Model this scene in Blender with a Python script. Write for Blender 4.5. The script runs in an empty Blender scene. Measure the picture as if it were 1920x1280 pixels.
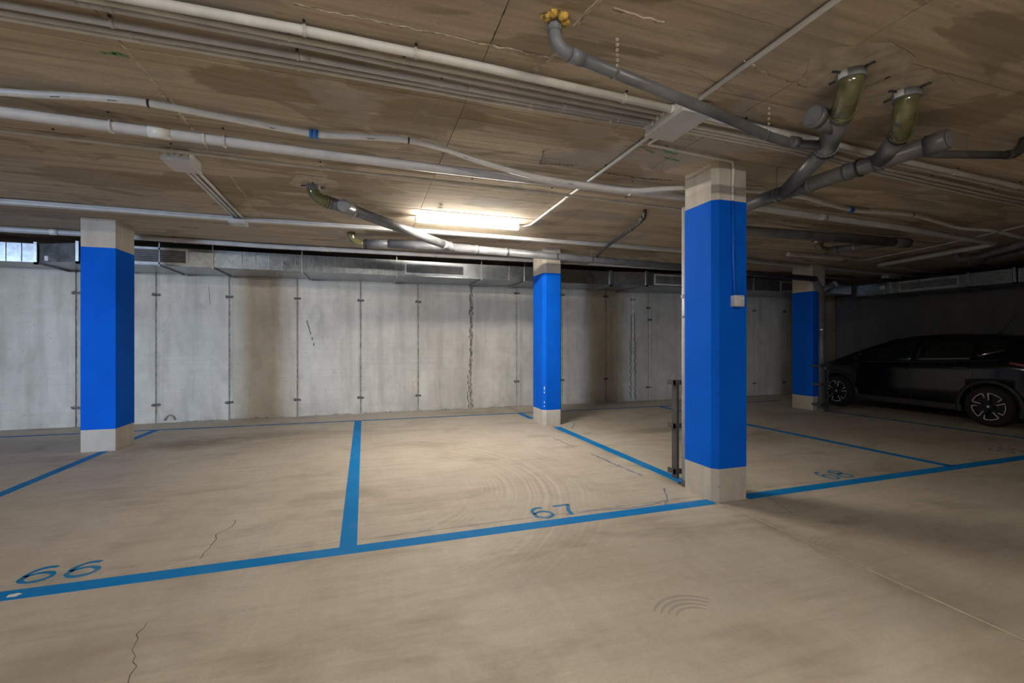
import bpy, math, random
import numpy as np
from mathutils import Vector, Matrix
random.seed(7)
SC = bpy.context.scene
COL = SC.collection
PI = math.pi

# ------------------------------------------------------------------ camera, world, lights, exposure
cam_data = bpy.data.cameras.new('camera')
cam = bpy.data.objects.new('camera', cam_data)
COL.objects.link(cam)
cam_data.sensor_width = 36.0
cam_data.lens = 853.0 / 1920.0 * 36.0
cam_data.clip_start = 0.05
cam.location = (0, 0, 1.35)
cam.rotation_euler = (PI / 2, 0, -math.radians(18.0))
SC.camera = cam

world = bpy.data.worlds.new('world')
SC.world = world
world.use_nodes = True
world.node_tree.nodes['Background'].inputs[0].default_value = (0.62, 0.72, 0.9, 1)
world.node_tree.nodes['Background'].inputs[1].default_value = 0.25

# daylight standing outside the vehicle entrance in the left wall
dl = bpy.data.lights.new('daylight', 'AREA')
dl.shape = 'RECTANGLE'; dl.size = 4.5; dl.size_y = 3.0
dl.energy = 3500; dl.color = (0.56, 0.73, 1.0)
dlo = bpy.data.objects.new('daylight', dl); COL.objects.link(dlo)
dlo.location = (-20.5, -15.5, 1.75)
dlo.rotation_euler = Vector((20.5 + 0.5, 15.5 + 8, -0.35)).to_track_quat('-Z', 'Y').to_euler()

LAMP_STRENGTH = 162.0
SC.view_settings.view_transform = 'Standard'
SC.view_settings.look = 'None'
SC.view_settings.gamma = 1.0
SC.view_settings.use_curve_mapping = False
SC.view_settings.exposure = 0.72

H = 2.86          # ceiling height
YW = 8.97         # back wall
XR = 12.09        # right wall
HT = H - 0.004    # where ceiling fixings end

# ------------------------------------------------------------------ materials
class NT:
    def __init__(s, name):
        s.m = bpy.data.materials.new(name); s.m.use_nodes = True
        s.t = s.m.node_tree; s.b = s.t.nodes['Principled BSDF']
    def n(s, kind, **kw):
        nd = s.t.nodes.new('ShaderNode' + kind)
        for k, v in kw.items():
            if k.startswith('i_'):
                key = k[2:]
                key = int(key) if key.isdigit() else key.replace('_', ' ')
                if isinstance(v, bpy.types.NodeSocket): s.t.links.new(v, nd.inputs[key])
                else: nd.inputs[key].default_value = v
            else: setattr(nd, k, v)
        return nd
    def pos(s):
        return s.n('NewGeometry').outputs['Position']
    def mapv(s, v, scale, loc=(0, 0, 0), rot=(0, 0, 0)):
        return s.n('Mapping', i_Vector=v, i_Scale=scale, i_Location=loc, i_Rotation=rot).outputs[0]
    def noise(s, v, scale, detail=4, rough=0.55, dist=0.0):
        return s.n('TexNoise', i_Vector=v, i_Scale=scale, i_Detail=min(detail, 4), i_Roughness=rough, i_Distortion=dist).outputs['Fac']
    def ramp(s, fac, p0, p1):
        return s.n('MapRange', i_0=fac, i_1=p0, i_2=p1, i_3=0.0, i_4=1.0).outputs[0]
    def math(s, op, a, b=0.0, clamp=False):
        nd = s.n('Math', operation=op, use_clamp=clamp, i_0=a, i_1=b); return nd.outputs[0]
    def mix(s, fac, a, b, blend='MIX'):
        nd = s.n('Mix', data_type='RGBA', blend_type=blend)
        for idx, v in ((0, fac), (6, a), (7, b)):
            if isinstance(v, bpy.types.NodeSocket): s.t.links.new(v, nd.inputs[idx])
            else: nd.inputs[idx].default_value = v if idx == 0 else (v[0], v[1], v[2], 1)
        return nd.outputs[2]
    def set(s, **kw):
        for k, v in kw.items():
            key = k.replace('_', ' ')
            if isinstance(v, bpy.types.NodeSocket): s.t.links.new(v, s.b.inputs[key])
            else: s.b.inputs[key].default_value = v
    def bump(s, h, strength=0.2, dist=0.01):
        s.set(Normal=s.n('Bump', i_Height=h, i_Strength=strength, i_Distance=dist).outputs[0])

def c4(c): return (c[0], c[1], c[2], 1)

def plain(name, col, rough=0.5, metal=0.0, var=0.12, scale=9.0, spec=0.5, coat=0.0, grime=None):
    k = NT(name); p = k.pos()
    f = k.noise(p, scale, 2)
    lo = tuple(v * (1 - var * 2) for v in col); hi = tuple(min(1, v * (1 + var)) for v in col)
    c = k.mix(k.ramp(f, 0.3, 0.7), lo, hi)
    if grime:
        g = k.ramp(k.noise(p, 3.1, 3, 0.7), 0.52, 0.75)
        c = k.mix(k.math('MULTIPLY', g, grime[3]), c, grime[:3])
    k.set(Base_Color=c, Roughness=rough, Metallic=metal, Specular_IOR_Level=spec, Coat_Weight=coat)
    return k.m

def floor_material():
    k = NT('floor_concrete'); p = k.pos()
    sep = k.n('SeparateXYZ', i_0=p)
    big = k.noise(p, 0.55, 5, 0.6, 0.6)
    base = k.mix(k.ramp(big, 0.3, 0.7), (0.49, 0.44, 0.37), (0.60, 0.55, 0.475))
    # brushed trowel streaks in two slants
    st1 = k.noise(k.mapv(p, (1.2, 16, 1), rot=(0, 0, 0.65)), 1.0, 5, 0.6)
    st2 = k.noise(k.mapv(p, (14, 1.0, 1), rot=(0, 0, 0.35)), 1.0, 4, 0.6)
    c = k.mix(k.math('MULTIPLY', k.ramp(st1, 0.45, 0.75), 0.42), base, (0.37, 0.31, 0.24))
    c = k.mix(k.math('MULTIPLY', k.ramp(st2, 0.5, 0.75), 0.28), c, (0.68, 0.62, 0.53))
    wob = k.noise(p, 0.9, 2)
    pmask = k.ramp(k.noise(p, 0.8, 2), 0.40, 0.60)
    # tyre arcs: rings about the turning centres of parked cars
    for (cx, cy, r0, r1, amt, freq) in ((-0.3, 4.3, 0.9, 2.7, 0.34, 26.0), (-2.2, 5.2, 0.7, 2.0, 0.07, 26.0), (-5.0, 1.2, 2.6, 5.2, 0.05, 12.0),
                                    (2.9, -1.6, 1.9, 4.2, 0.11, 14.0), (5.1, 1.6, 0.8, 2.6, 0.12, 16.0)):
        v = k.n('VectorMath', operation='SUBTRACT', i_0=p, i_1=(cx, cy, 0)).outputs[0]
        rad = k.math('ADD', k.n('VectorMath', operation='LENGTH', i_0=v).outputs['Value'], k.math('MULTIPLY', wob, 0.16))
        ring = k.n('TexNoise', noise_dimensions='1D', i_W=rad, i_Scale=freq, i_Detail=2.0).outputs['Fac']
        m = k.math('MULTIPLY', k.ramp(rad, r0, r0 + 0.5), k.ramp(rad, r1, r1 - 0.6))
        m = k.math('MULTIPLY', k.math('MULTIPLY', m, pmask), k.ramp(sep.outputs[0], cx + 0.2, cx + 1.1))
        c = k.mix(k.math('MULTIPLY', k.math('MULTIPLY', m, k.ramp(ring, 0.42, 0.62)), amt), c, (0.27, 0.21, 0.14))
        c = k.mix(k.math('MULTIPLY', k.math('MULTIPLY', m, k.ramp(ring, 0.46, 0.30)), amt * 0.8), c, (0.72, 0.67, 0.57))
    # oil and dirt stains
    stn = k.noise(k.mapv(p, (0.75, 1.6, 1), loc=(3.3, 1.2, 0)), 1.0, 6, 0.68, 0.5)
    c = k.mix(k.math('MULTIPLY', k.ramp(stn, 0.52, 0.72), 0.6), c, (0.23, 0.18, 0.12))
    snz = k.math('MULTIPLY', k.noise(p, 3.0, 5, 0.65), 1.2)
    for (cx, cy, rx, ry, amt) in ((-2.2, 7.05, 0.75, 0.38, 0.85), (-1.2, 7.35, 0.8, 0.4, 0.6), (4.3, 5.9, 0.9, 0.22, 0.6), (2.95, 1.7, 0.32, 0.75, 0.42),
                                  (-1.2, 2.4, 0.35, 0.22, 0.4), (4.9, 5.0, 1.2, 0.5, 0.4), (1.1, 2.5, 0.8, 0.3, 0.25), (2.6, 1.2, 0.3, 0.3, 0.3)):
        v = k.n('VectorMath', operation='SUBTRACT', i_0=p, i_1=(cx, cy, 0)).outputs[0]
        v = k.n('VectorMath', operation='MULTIPLY', i_0=v, i_1=(1 / rx, 1 / ry, 0)).outputs[0]
        d = k.math('ADD', k.n('VectorMath', operation='LENGTH', i_0=v).outputs['Value'], snz)
        c = k.mix(k.math('MULTIPLY', k.ramp(d, 1.75, 0.9), amt), c, (0.22, 0.17, 0.11))
    mot = k.noise(p, 2.6, 7, 0.7, 0.3)
    c = k.mix(k.math('MULTIPLY', k.ramp(mot, 0.5, 0.72), 0.34), c, (0.31, 0.255, 0.19))
    c = k.mix(k.math('MULTIPLY', k.ramp(mot, 0.45, 0.28), 0.25), c, (0.70, 0.645, 0.55))
    fine = k.noise(p, 60, 3)
    c = k.mix(k.math('MULTIPLY', k.ramp(fine, 0.35, 0.7), 0.20), c, (0.30, 0.25, 0.19))
    # grime darkening along the sawn joints
    jd = k.math('ABSOLUTE', k.math('SUBTRACT', sep.outputs[1], 3.27))
    jn = k.math('MULTIPLY', k.ramp(jd, 0.10, 0.0), k.ramp(mot, 0.45, 0.62))
    c = k.mix(k.math('MULTIPLY', jn, 0.45), c, (0.23, 0.21, 0.21))
    jd = k.math('ABSOLUTE', k.math('SUBTRACT', sep.outputs[0], 2.83))
    jn = k.math('MULTIPLY', k.ramp(jd, 0.12, 0.0), k.ramp(mot, 0.40, 0.62))
    c = k.mix(k.math('MULTIPLY', jn, 0.5), c, (0.20, 0.17, 0.13))
    k.set(Base_Color=c, Roughness=k.n('MapRange', i_0=big, i_1=0.3, i_2=0.7, i_3=0.5, i_4=0.66).outputs[0], Specular_IOR_Level=0.35)
    k.bump(k.math('ADD', fine, st1), 0.12, 0.004)
    return k.m

BRN, GRY = (0.27, 0.21, 0.135), (0.36, 0.325, 0.285)
STAINS = ((-0.55, 3.02, 0.55, 0.20, 0.75, BRN), (0.45, 3.05, 0.50, 0.22, 0.75, BRN), (0.10, 2.80, 0.25, 0.12, 0.6, BRN), (1.35, 4.75, 0.35, 0.25, 0.8, GRY), (1.75, 3.45, 0.32, 0.2, 0.8, GRY),
          (2.6, 4.9, 0.75, 0.22, 0.75, GRY), (1.55, 2.95, 0.22, 0.12, 0.7, GRY), (-2.0, 3.35, 0.5, 0.15, 0.5, GRY), (-2.2, 5.2, 0.9, 0.35, 0.55, BRN), (-1.3, 5.3, 0.3, 0.4, 0.5, BRN), (2.0, 1.75, 0.5, 0.3, 0.5, GRY),
          (0.6, 1.8, 0.3, 0.25, 0.4, GRY))
def ceiling_material():
    k = NT('ceiling_concrete'); p = k.pos()
    grain = k.noise(k.mapv(p, (0.9, 22, 1)), 1.0, 6, 0.62, 0.3)
    boards = k.noise(k.mapv(p, (0.35, 4.2, 1), loc=(4, 2, 0)), 1.0, 5, 0.6, 0.35)
    c = k.mix(k.ramp(boards, 0.3, 0.7), (0.43, 0.355, 0.265), (0.61, 0.52, 0.405))
    c = k.mix(k.math('MULTIPLY', k.ramp(grain, 0.45, 0.72), 0.7), c, (0.30, 0.24, 0.17))
    c = k.mix(k.math('MULTIPLY', k.ramp(grain, 0.45, 0.25), 0.35), c, (0.72, 0.63, 0.50))
    # brown damp stains with crisp wavy rims
    s = k.noise(k.mapv(p, (0.8, 1.9, 1), loc=(1.7, 5.1, 0)), 0.9, 6, 0.6, 0.8)
    c = k.mix(k.math('MULTIPLY', k.ramp(s, 0.565, 0.60), 0.6), c, (0.26, 0.205, 0.135))
    rim = k.math('MULTIPLY', k.ramp(s, 0.545, 0.565), k.ramp(s, 0.60, 0.57))
    c = k.mix(k.math('MULTIPLY', rim, 0.35), c, (0.14, 0.10, 0.06))
    cnz = k.math('MULTIPLY', k.noise(k.mapv(p, (2.2, 4.5, 1)), 1.0, 6, 0.6), 1.3)
    for (cx, cy, rx, ry, amt, col) in STAINS:
        v = k.n('VectorMath', operation='SUBTRACT', i_0=p, i_1=(cx, cy, H)).outputs[0]
        v = k.n('VectorMath', operation='MULTIPLY', i_0=v, i_1=(1 / rx, 1 / ry, 0)).outputs[0]
        d = k.math('ADD', k.n('VectorMath', operation='LENGTH', i_0=v).outputs['Value'], cnz)
        c = k.mix(k.math('MULTIPLY', k.ramp(d, 1.48, 1.38), amt), c, col)
    # grey cement patches
    g = k.noise(k.mapv(p, (1.2, 1.5, 1), loc=(9, 3, 0)), 0.8, 3, 0.5, 0.3)
    c = k.mix(k.math('MULTIPLY', k.ramp(g, 0.60, 0.625), 0.7), c, (0.40, 0.37, 0.335))
    # pits
    vor = k.n('TexVoronoi', i_Vector=k.mapv(p, (1, 2.5, 1)), i_Scale=7.0).outputs['Distance']
    c = k.mix(k.math('MULTIPLY', k.ramp(vor, 0.07, 0.03), 0.5), c, (0.15, 0.11, 0.07))
    fine = k.noise(p, 45, 3)
    c = k.mix(k.math('MULTIPLY', k.ramp(fine, 0.4, 0.7), 0.22), c, (0.33, 0.265, 0.195))
    k.set(Base_Color=c, Roughness=0.9, Specular_IOR_Level=0.2)
    k.bump(k.math('ADD', grain, k.math('MULTIPLY', fine, 0.4)), 0.35, 0.008)
    return k.m

def wall_material(name, lo, hi, stain, seams=True):
    k = NT(name); p = k.pos()
    big = k.noise(k.mapv(p, (0.8, 0.8, 0.5)), 0.9, 5, 0.6)
    c = k.mix(k.ramp(big, 0.3, 0.7), lo, hi)
    st = k.noise(k.mapv(p, (5, 5, 0.45)), 1.0, 5, 0.6)
    c = k.mix(k.math('MULTIPLY', k.ramp(st, 0.48, 0.75), 0.42), c, stain)
    cl = k.noise(k.mapv(p, (1.6, 1.6, 1.1), loc=(7, 0, 3)), 2.2, 7, 0.68, 0.4)
    c = k.mix(k.math('MULTIPLY', k.ramp(cl, 0.5, 0.74), 0.30), c, stain)
    c = k.mix(k.math('MULTIPLY', k.ramp(cl, 0.45, 0.28), 0.4), c, tuple(min(1, v * 1.15) for v in hi))
    ln = k.noise(k.mapv(p, (0.4, 0.4, 40)), 1.0, 3)
    c = k.mix(k.math('MULTIPLY', k.ramp(ln, 0.45, 0.75), 0.10), c, stain)
    pit = k.n('TexVoronoi', i_Vector=k.mapv(p, (1, 1, 1.2)), i_Scale=9.0).outputs['Distance']
    pm = k.math('MULTIPLY', k.ramp(pit, 0.10, 0.05), k.ramp(k.noise(p, 1.7, 3), 0.44, 0.56))
    c = k.mix(k.math('MULTIPLY', pm, 0.55), c, tuple(v * 0.35 for v in stain))
    sp = k.n('TexVoronoi', i_Vector=p, i_Scale=26.0).outputs['Distance']
    sm = k.math('MULTIPLY', k.ramp(sp, 0.14, 0.07), k.ramp(k.noise(p, 2.4, 3), 0.52, 0.6))
    c = k.mix(k.math('MULTIPLY', sm, 0.45), c, tuple(v * 0.4 for v in stain))
    # dirt at the foot
    z = k.n('SeparateXYZ', i_0=p).outputs[2]
    ft = k.math('MULTIPLY', k.ramp(z, 0.35, 0.0), k.ramp(k.noise(p, 3.0, 5), 0.4, 0.65))
    c = k.mix(k.math('MULTIPLY', ft, 0.4), c, stain)
    if seams:
        x = k.n('SeparateXYZ', i_0=p).outputs[0]
        u = k.math('SUBTRACT', x, -0.07)
        u = k.math('ABSOLUTE', k.math('SUBTRACT', u, k.math('MULTIPLY', k.math('ROUND', k.math('DIVIDE', u, 1.062)), 1.062)))
        e = k.math('MULTIPLY', k.ramp(u, 0.05, 0.0), k.ramp(k.noise(k.mapv(p, (2, 2, 1)), 2.0, 4), 0.35, 0.65))
        c = k.mix(k.math('MULTIPLY', e, 0.45), c, stain)
    k.set(Base_Color=c, Roughness=0.82, Specular_IOR_Level=0.25)
    k.bump(k.math('ADD', k.noise(p, 30, 4), k.math('MULTIPLY', pit, 0.4)), 0.18, 0.006)
    return k.m

def paint_line_material(name, col, wear):
    k = NT(name); p = k.pos()
    f = k.noise(p, 2.2, 6, 0.7)
    g = k.noise(k.mapv(p, (1.2, 14, 1), rot=(0, 0, 0.5)), 1.5, 5)
    c = k.mix(k.ramp(f, 0.3, 0.7), tuple(v * 0.9 for v in col), col)
    w = k.math('MULTIPLY', k.math('MULTIPLY', k.ramp(f, 0.44, 0.7), k.ramp(g, 0.35, 0.7)), wear)
    c = k.mix(w, c, (0.36, 0.42, 0.48))
    k.set(Base_Color=c, Roughness=0.7, Specular_IOR_Level=0.15)
    return k.m

def column_paint_material():
    k = NT('blue_column_paint'); p = k.pos()
    f = k.noise(p, 3.0, 5)
    c = k.mix(k.ramp(f, 0.3, 0.7), (0.001, 0.105, 0.60), (0.002, 0.12, 0.68))
    s = k.n('TexVoronoi', i_Vector=p, i_Scale=11.0).outputs['Distance']
    sm = k.math('MULTIPLY', k.ramp(s, 0.05, 0.03), k.ramp(k.noise(p, 4, 2), 0.6, 0.66))
    c = k.mix(k.math('MULTIPLY', sm, 0.7), c, (0.5, 0.55, 0.65))
    k.set(Base_Color=c, Roughness=0.75, Specular_IOR_Level=0.08)
    k.bump(k.noise(p, 35, 4), 0.12, 0.004)
    return k.m

def galvanized_material():
    k = NT('galvanized_steel'); p = k.pos()
    v = k.n('TexVoronoi', i_Vector=p, i_Scale=22.0).outputs['Color']
    f = k.n('SeparateColor', i_0=v).outputs[0]
    c = k.mix(f, (0.27, 0.295, 0.315), (0.36, 0.39, 0.41))
    r = k.n('MapRange', i_0=k.noise(p, 4, 4), i_1=0.3, i_2=0.7, i_3=0.26, i_4=0.42).outputs[0]
    k.set(Base_Color=c, Roughness=r, Metallic=0.92)
    return k.m

def resin_material():
    k = NT('olive_clear_pvc'); p = k.pos()
    c = k.mix(k.ramp(k.noise(p, 12, 4), 0.3, 0.7), (0.12, 0.115, 0.045), (0.21, 0.20, 0.095))
    k.set(Base_Color=c, Roughness=0.08, Coat_Weight=0.7, Coat_Roughness=0.04, Transmission_Weight=0.25, IOR=1.5)
    return k.m

def emit_material(name, col, strength):
    k = NT(name)
    k.set(Base_Color=c4((0.9, 0.9, 0.88)), Emission_Color=c4(col), Emission_Strength=strength, Roughness=0.4)
    return k.m

M = {}
M['floor'] = floor_material()
M['joint'] = plain('joint_dirt', (0.13, 0.105, 0.08), 0.95)
M['joint_edge'] = plain('joint_pale_edge', (0.62, 0.55, 0.44), 0.9)
M['ceiling'] = ceiling_material()
M['ridge'] = plain('mortar_ridge', (0.53, 0.455, 0.35), 0.95, var=0.25, scale=30)
M['mortar'] = plain('grey_mortar', (0.475, 0.415, 0.335), 0.95, var=0.14, scale=12)
M['wall'] = wall_material('wall_concrete', (0.50, 0.465, 0.40), (0.68, 0.64, 0.565), (0.25, 0.225, 0.185))
M['seam'] = plain('wall_seam', (0.36, 0.335, 0.30), 0.95, var=0.25, scale=14)
M['honeycomb'] = plain('rough_honeycomb_concrete', (0.33, 0.29, 0.23), 0.98, var=0.4, scale=40)
M['filler'] = plain('pale_crack_filler', (0.72, 0.70, 0.67), 0.9)
M['crackdark'] = plain('dark_crack', (0.10, 0.09, 0.08), 0.95)
M['plug'] = plain('tie_plug', (0.17, 0.155, 0.14), 0.95, var=0.3, scale=40)
M['darkwall'] = wall_material('grey_painted_wall', (0.125, 0.125, 0.135), (0.16, 0.16, 0.172), (0.09, 0.085, 0.085), seams=False)
M['column'] = wall_material('column_concrete', (0.50, 0.455, 0.385), (0.62, 0.57, 0.50), (0.30, 0.25, 0.19), seams=False)
M['bluepaint'] = column_paint_material()
M['line'] = paint_line_material('blue_line_paint', (0.001, 0.215, 0.60), 0.14)
M['lineold'] = paint_line_material('worn_blue_line_paint', (0.035, 0.17, 0.40), 0.85)
M['digit'] = paint_line_material('stencil_paint', (0.012, 0.20, 0.46), 0.65)
M['digitfaint'] = paint_line_material('faint_stencil_paint', (0.20, 0.20, 0.25), 0.8)
M['chalk'] = paint_line_material('blue_chalk', (0.22, 0.24, 0.38), 0.9)
M['treadmark'] = paint_line_material('tyre_dust', (0.41, 0.355, 0.285), 0.6)
M['white'] = plain('white_chip', (0.8, 0.79, 0.74), 0.7)
M['green'] = plain('green_spray', (0.16, 0.33, 0.16), 0.9, var=0.25, scale=30)
M['pvcw'] = plain('white_pvc', (0.74, 0.73, 0.70), 0.42, var=0.05, grime=(0.40, 0.36, 0.30, 0.35))
M['pvcg'] = plain('light_grey_pvc', (0.62, 0.605, 0.575), 0.48, var=0.06, grime=(0.30, 0.27, 0.22, 0.4))
M['pvcp'] = plain('pale_lilac_grey_pvc', (0.55, 0.545, 0.56), 0.42, var=0.05, grime=(0.32, 0.28, 0.24, 0.35))
M['box'] = plain('grey_plastic_box', (0.58, 0.575, 0.55), 0.5, var=0.05)
M['boxside'] = plain('pale_plastic_box', (0.70, 0.695, 0.67), 0.5, var=0.05)
M['drain'] = plain('dark_grey_pvc', (0.130, 0.132, 0.142), 0.36, var=0.18, scale=7, grime=(0.20, 0.18, 0.155, 0.5))
M['draincap'] = plain('blue_grey_pvc_cap', (0.20, 0.21, 0.235), 0.42, var=0.1)
M['rubber'] = plain('black_rubber', (0.02, 0.02, 0.02), 0.65)
M['resin'] = resin_material()
M['zinc'] = plain('zinc_hardware', (0.42, 0.43, 0.44), 0.38, 0.9)
M['galv'] = galvanized_material()
M['slat'] = plain('aluminium_slat', (0.55, 0.55, 0.56), 0.4, 0.7)
M['frame'] = plain('grille_frame_paint', (0.62, 0.63, 0.65), 0.45, 0.1)
M['dark'] = plain('dark_void', (0.02, 0.019, 0.018), 0.9)
M['label'] = plain('paper_label', (0.75, 0.75, 0.75), 0.7)
M['foam'] = plain('yellow_foam', (0.55, 0.36, 0.08), 0.95, var=0.4, scale=35)
M['guard'] = plain('anthracite_steel', (0.085, 0.082, 0.085), 0.5, 0.3)
M['blueclip'] = plain('blue_plastic', (0.01, 0.17, 0.55), 0.45)
M['bluec'] = plain('blue_painted_conduit', (0.003, 0.115, 0.64), 0.5, var=0.05)
M['lamp_on'] = emit_material('lit_diffuser', (1.0, 0.925, 0.80), LAMP_STRENGTH)
M['lamp_off'] = plain('white_diffuser', (0.72, 0.71, 0.68), 0.35, var=0.04)
M['carpaint'] = plain('black_car_paint', (0.004, 0.004, 0.005), 0.16, 0.0, var=0.05, spec=0.45, coat=0.0)
M['carglass'] = plain('tinted_glass', (0.006, 0.010, 0.008), 0.05, 0.0, var=0.05, spec=0.7)
M['cartrim'] = plain('black_plastic_trim', (0.018, 0.018, 0.018), 0.55)
M['tyre'] = plain('tyre_rubber', (0.014, 0.0135, 0.013), 0.85)
M['rimdark'] = plain('gloss_black_rim', (0.012, 0.012, 0.014), 0.25, 0.4)
M['rimcut'] = plain('machined_alloy', (0.86, 0.86, 0.88), 0.35, 0.35)
M['tail'] = plain('red_tail_lamp', (0.16, 0.008, 0.012), 0.12, coat=1.0)
M['chrome'] = plain('chrome', (0.8, 0.8, 0.82), 0.12, 1.0)
M['seatcloth'] = plain('dark_seat', (0.015, 0.015, 0.015), 0.9)

# ------------------------------------------------------------------ mesh helpers
ROOT = {}
class MB:
    def __init__(s): s.v = []; s.f = []; s.sm = []
    def add(s, vs, fs, smooth=False):
        o = len(s.v); s.v += [tuple(map(float, q)) for q in vs]
        for f in fs: s.f.append([i + o for i in f]); s.sm.append(smooth)
        return s
    def box(s, x0, x1, y0, y1, z0, z1):
        vs = [(x0, y0, z0), (x1, y0, z0), (x1, y1, z0), (x0, y1, z0), (x0, y0, z1), (x1, y0, z1), (x1, y1, z1), (x0, y1, z1)]
        return s.add(vs, [(0, 3, 2, 1), (4, 5, 6, 7), (0, 1, 5, 4), (1, 2, 6, 5), (2, 3, 7, 6), (3, 0, 4, 7)])
    def prism(s, poly, z0, z1):
        n = len(poly)
        vs = [(x, y, z0) for x, y in poly] + [(x, y, z1) for x, y in poly]
        fs = [tuple(range(n))[::-1], tuple(range(n, 2 * n))] + [(i, (i + 1) % n, n + (i + 1) % n, n + i) for i in range(n)]
        return s.add(vs, fs)
    def tube(s, path, r, seg=12, caps=True, smooth=True):
        P = [Vector(p) for p in path]; n = len(P)
        R = r if isinstance(r, (list, tuple)) else [r] * n
        T = []
        for i in range(n):
            a = P[min(i + 1, n - 1)] - P[max(i - 1, 0)]
            if a.length < 1e-9: a = Vector((0, 0, 1))
            T.append(a.normalized())
        up = Vector((0, 0, 1)) if abs(T[0].z) < 0.9 else Vector((1, 0, 0))
        N = (up - T[0] * up.dot(T[0])).normalized()
        vs = []
        for i in range(n):
            if i:
                N = N - T[i] * N.dot(T[i])
                N = N.normalized() if N.length > 1e-6 else T[i].orthogonal().normalized()
            B = T[i].cross(N)
            for j in range(seg):
                a = 2 * PI * j / seg
                vs.append(P[i] + (N * math.cos(a) + B * math.sin(a)) * R[i])
        fs = []
        for i in range(n - 1):
            for j in range(seg):
                k = (j + 1) % seg
                fs.append((i * seg + j, i * seg + k, (i + 1) * seg + k, (i + 1) * seg + j))
        o = len(s.v)
        s.add(vs, fs, smooth)
        if caps:
            s.f.append([o + j for j in range(seg)][::-1]); s.sm.append(False)
            s.f.append([o + (n - 1) * seg + j for j in range(seg)]); s.sm.append(False)
        return s
    def ring(s, c, axis, r_in, r_out, length, seg=16):
        ax = Vector(axis).normalized(); c = Vector(c)
        N = ax.orthogonal().normalized(); B = ax.cross(N)
        vs = []
        for (r, h) in ((r_out, -length / 2), (r_out, length / 2), (r_in, length / 2), (r_in, -length / 2)):
            for j in range(seg):
                a = 2 * PI * j / seg
                vs.append(c + ax * h + (N * math.cos(a) + B * math.sin(a)) * r)
        fs = []
        for q in range(4):
            for j in range(seg):
                k = (j + 1) % seg; w = (q + 1) % 4
                fs.append((q * seg + j, q * seg + k, w * seg + k, w * seg + j))
        return s.add(vs, fs, False)
    def obj(s, name, mat, parent=None, root=None, bevel=0.0):
        """one mesh object; vertices are given in world space and moved to the root's base"""
        r = root if root is not None else (ROOT.get(parent.name, Vector((0, 0, 0))) if parent else None)
        if r is None: r = Vector((0, 0, 0))
        me = bpy.data.meshes.new(name)
        me.from_pydata([(a - r[0], b - r[1], c - r[2]) for a, b, c in s.v], [], s.f)
        me.polygons.foreach_set('use_smooth', s.sm)
        me.update()
        if mat is not None: me.materials.append(M[mat] if isinstance(mat, str) else mat)
        o = bpy.data.objects.new(name, me); COL.objects.link(o)
        if parent: o.parent = parent; ROOT[o.name] = r
        else: o.location = r; ROOT[o.name] = Vector(r)
        if bevel:
            b = o.modifiers.new('bevel', 'BEVEL'); b.width = bevel; b.segments = 2; b.limit_method = 'ANGLE'
        return o

def fix_normals(o):
    import bmesh
    bm = bmesh.new(); bm.from_mesh(o.data); bmesh.ops.recalc_face_normals(bm, faces=bm.faces); bm.to_mesh(o.data); bm.free()

def tag(o, label, cat, group=None):
    o['label'] = label; o['category'] = cat
    if group: o['group'] = group
    return o
def thing(name, label, cat, loc, group=None):
    o = bpy.data.objects.new(name, None); COL.objects.link(o); o.location = loc
    o.empty_display_size = 0.1
    ROOT[o.name] = Vector(loc)
    return tag(o, label, cat, group)
def struct(o):
    o['kind'] = 'structure'; return o
def share(src, name, parent, offset):
    """another part with the same mesh, moved by offset"""
    c = bpy.data.objects.new(name, src.data); COL.objects.link(c)
    c.parent = parent; c.location = offset
    ROOT[c.name] = ROOT.get(parent.name, Vector((0, 0, 0)))
    return c

def fillet(pts, r, n=6):
    """polyline with its corners rounded by radius r"""
    P = [Vector(p) for p in pts]; out = [P[0]]
    for i in range(1, len(P) - 1):
        a = (P[i - 1] - P[i]); b = (P[i + 1] - P[i])
        la, lb = a.length, b.length; a.normalize(); b.normalize()
        ang = a.angle(b)
        if ang > PI - 0.02: out.append(P[i]); continue
        t = min(r / math.tan(ang / 2), la * 0.48, lb * 0.48)
        p0, p1 = P[i] + a * t, P[i] + b * t
        for k in range(n + 1):
            u = k / n
            out.append(p0 * (1 - u) ** 2 + P[i] * 2 * u * (1 - u) + p1 * u * u)
    out.append(P[-1]); return out
def spline(pts, n=8):
    P = [Vector(p) for p in pts]; out = []
    for i in range(len(P) - 1):
        p0, p1, p2, p3 = P[max(i - 1, 0)], P[i], P[i + 1], P[min(i + 2, len(P) - 1)]
        for k in range(n):
            t = k / n
            out.append(0.5 * (2 * p1 + (p2 - p0) * t + (2 * p0 - 5 * p1 + 4 * p2 - p3) * t * t + (3 * p1 - p0 - 3 * p2 + p3) * t ** 3))
    out.append(P[-1]); return out
def along(path, X):
    for a, b in zip(path[:-1], path[1:]):
        if (a.x - X) * (b.x - X) <= 0 and abs(b.x - a.x) > 1e-6:
            t = (X - a.x) / (b.x - a.x); return a.lerp(b, t), (b - a).normalized()
    return None, None
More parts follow.
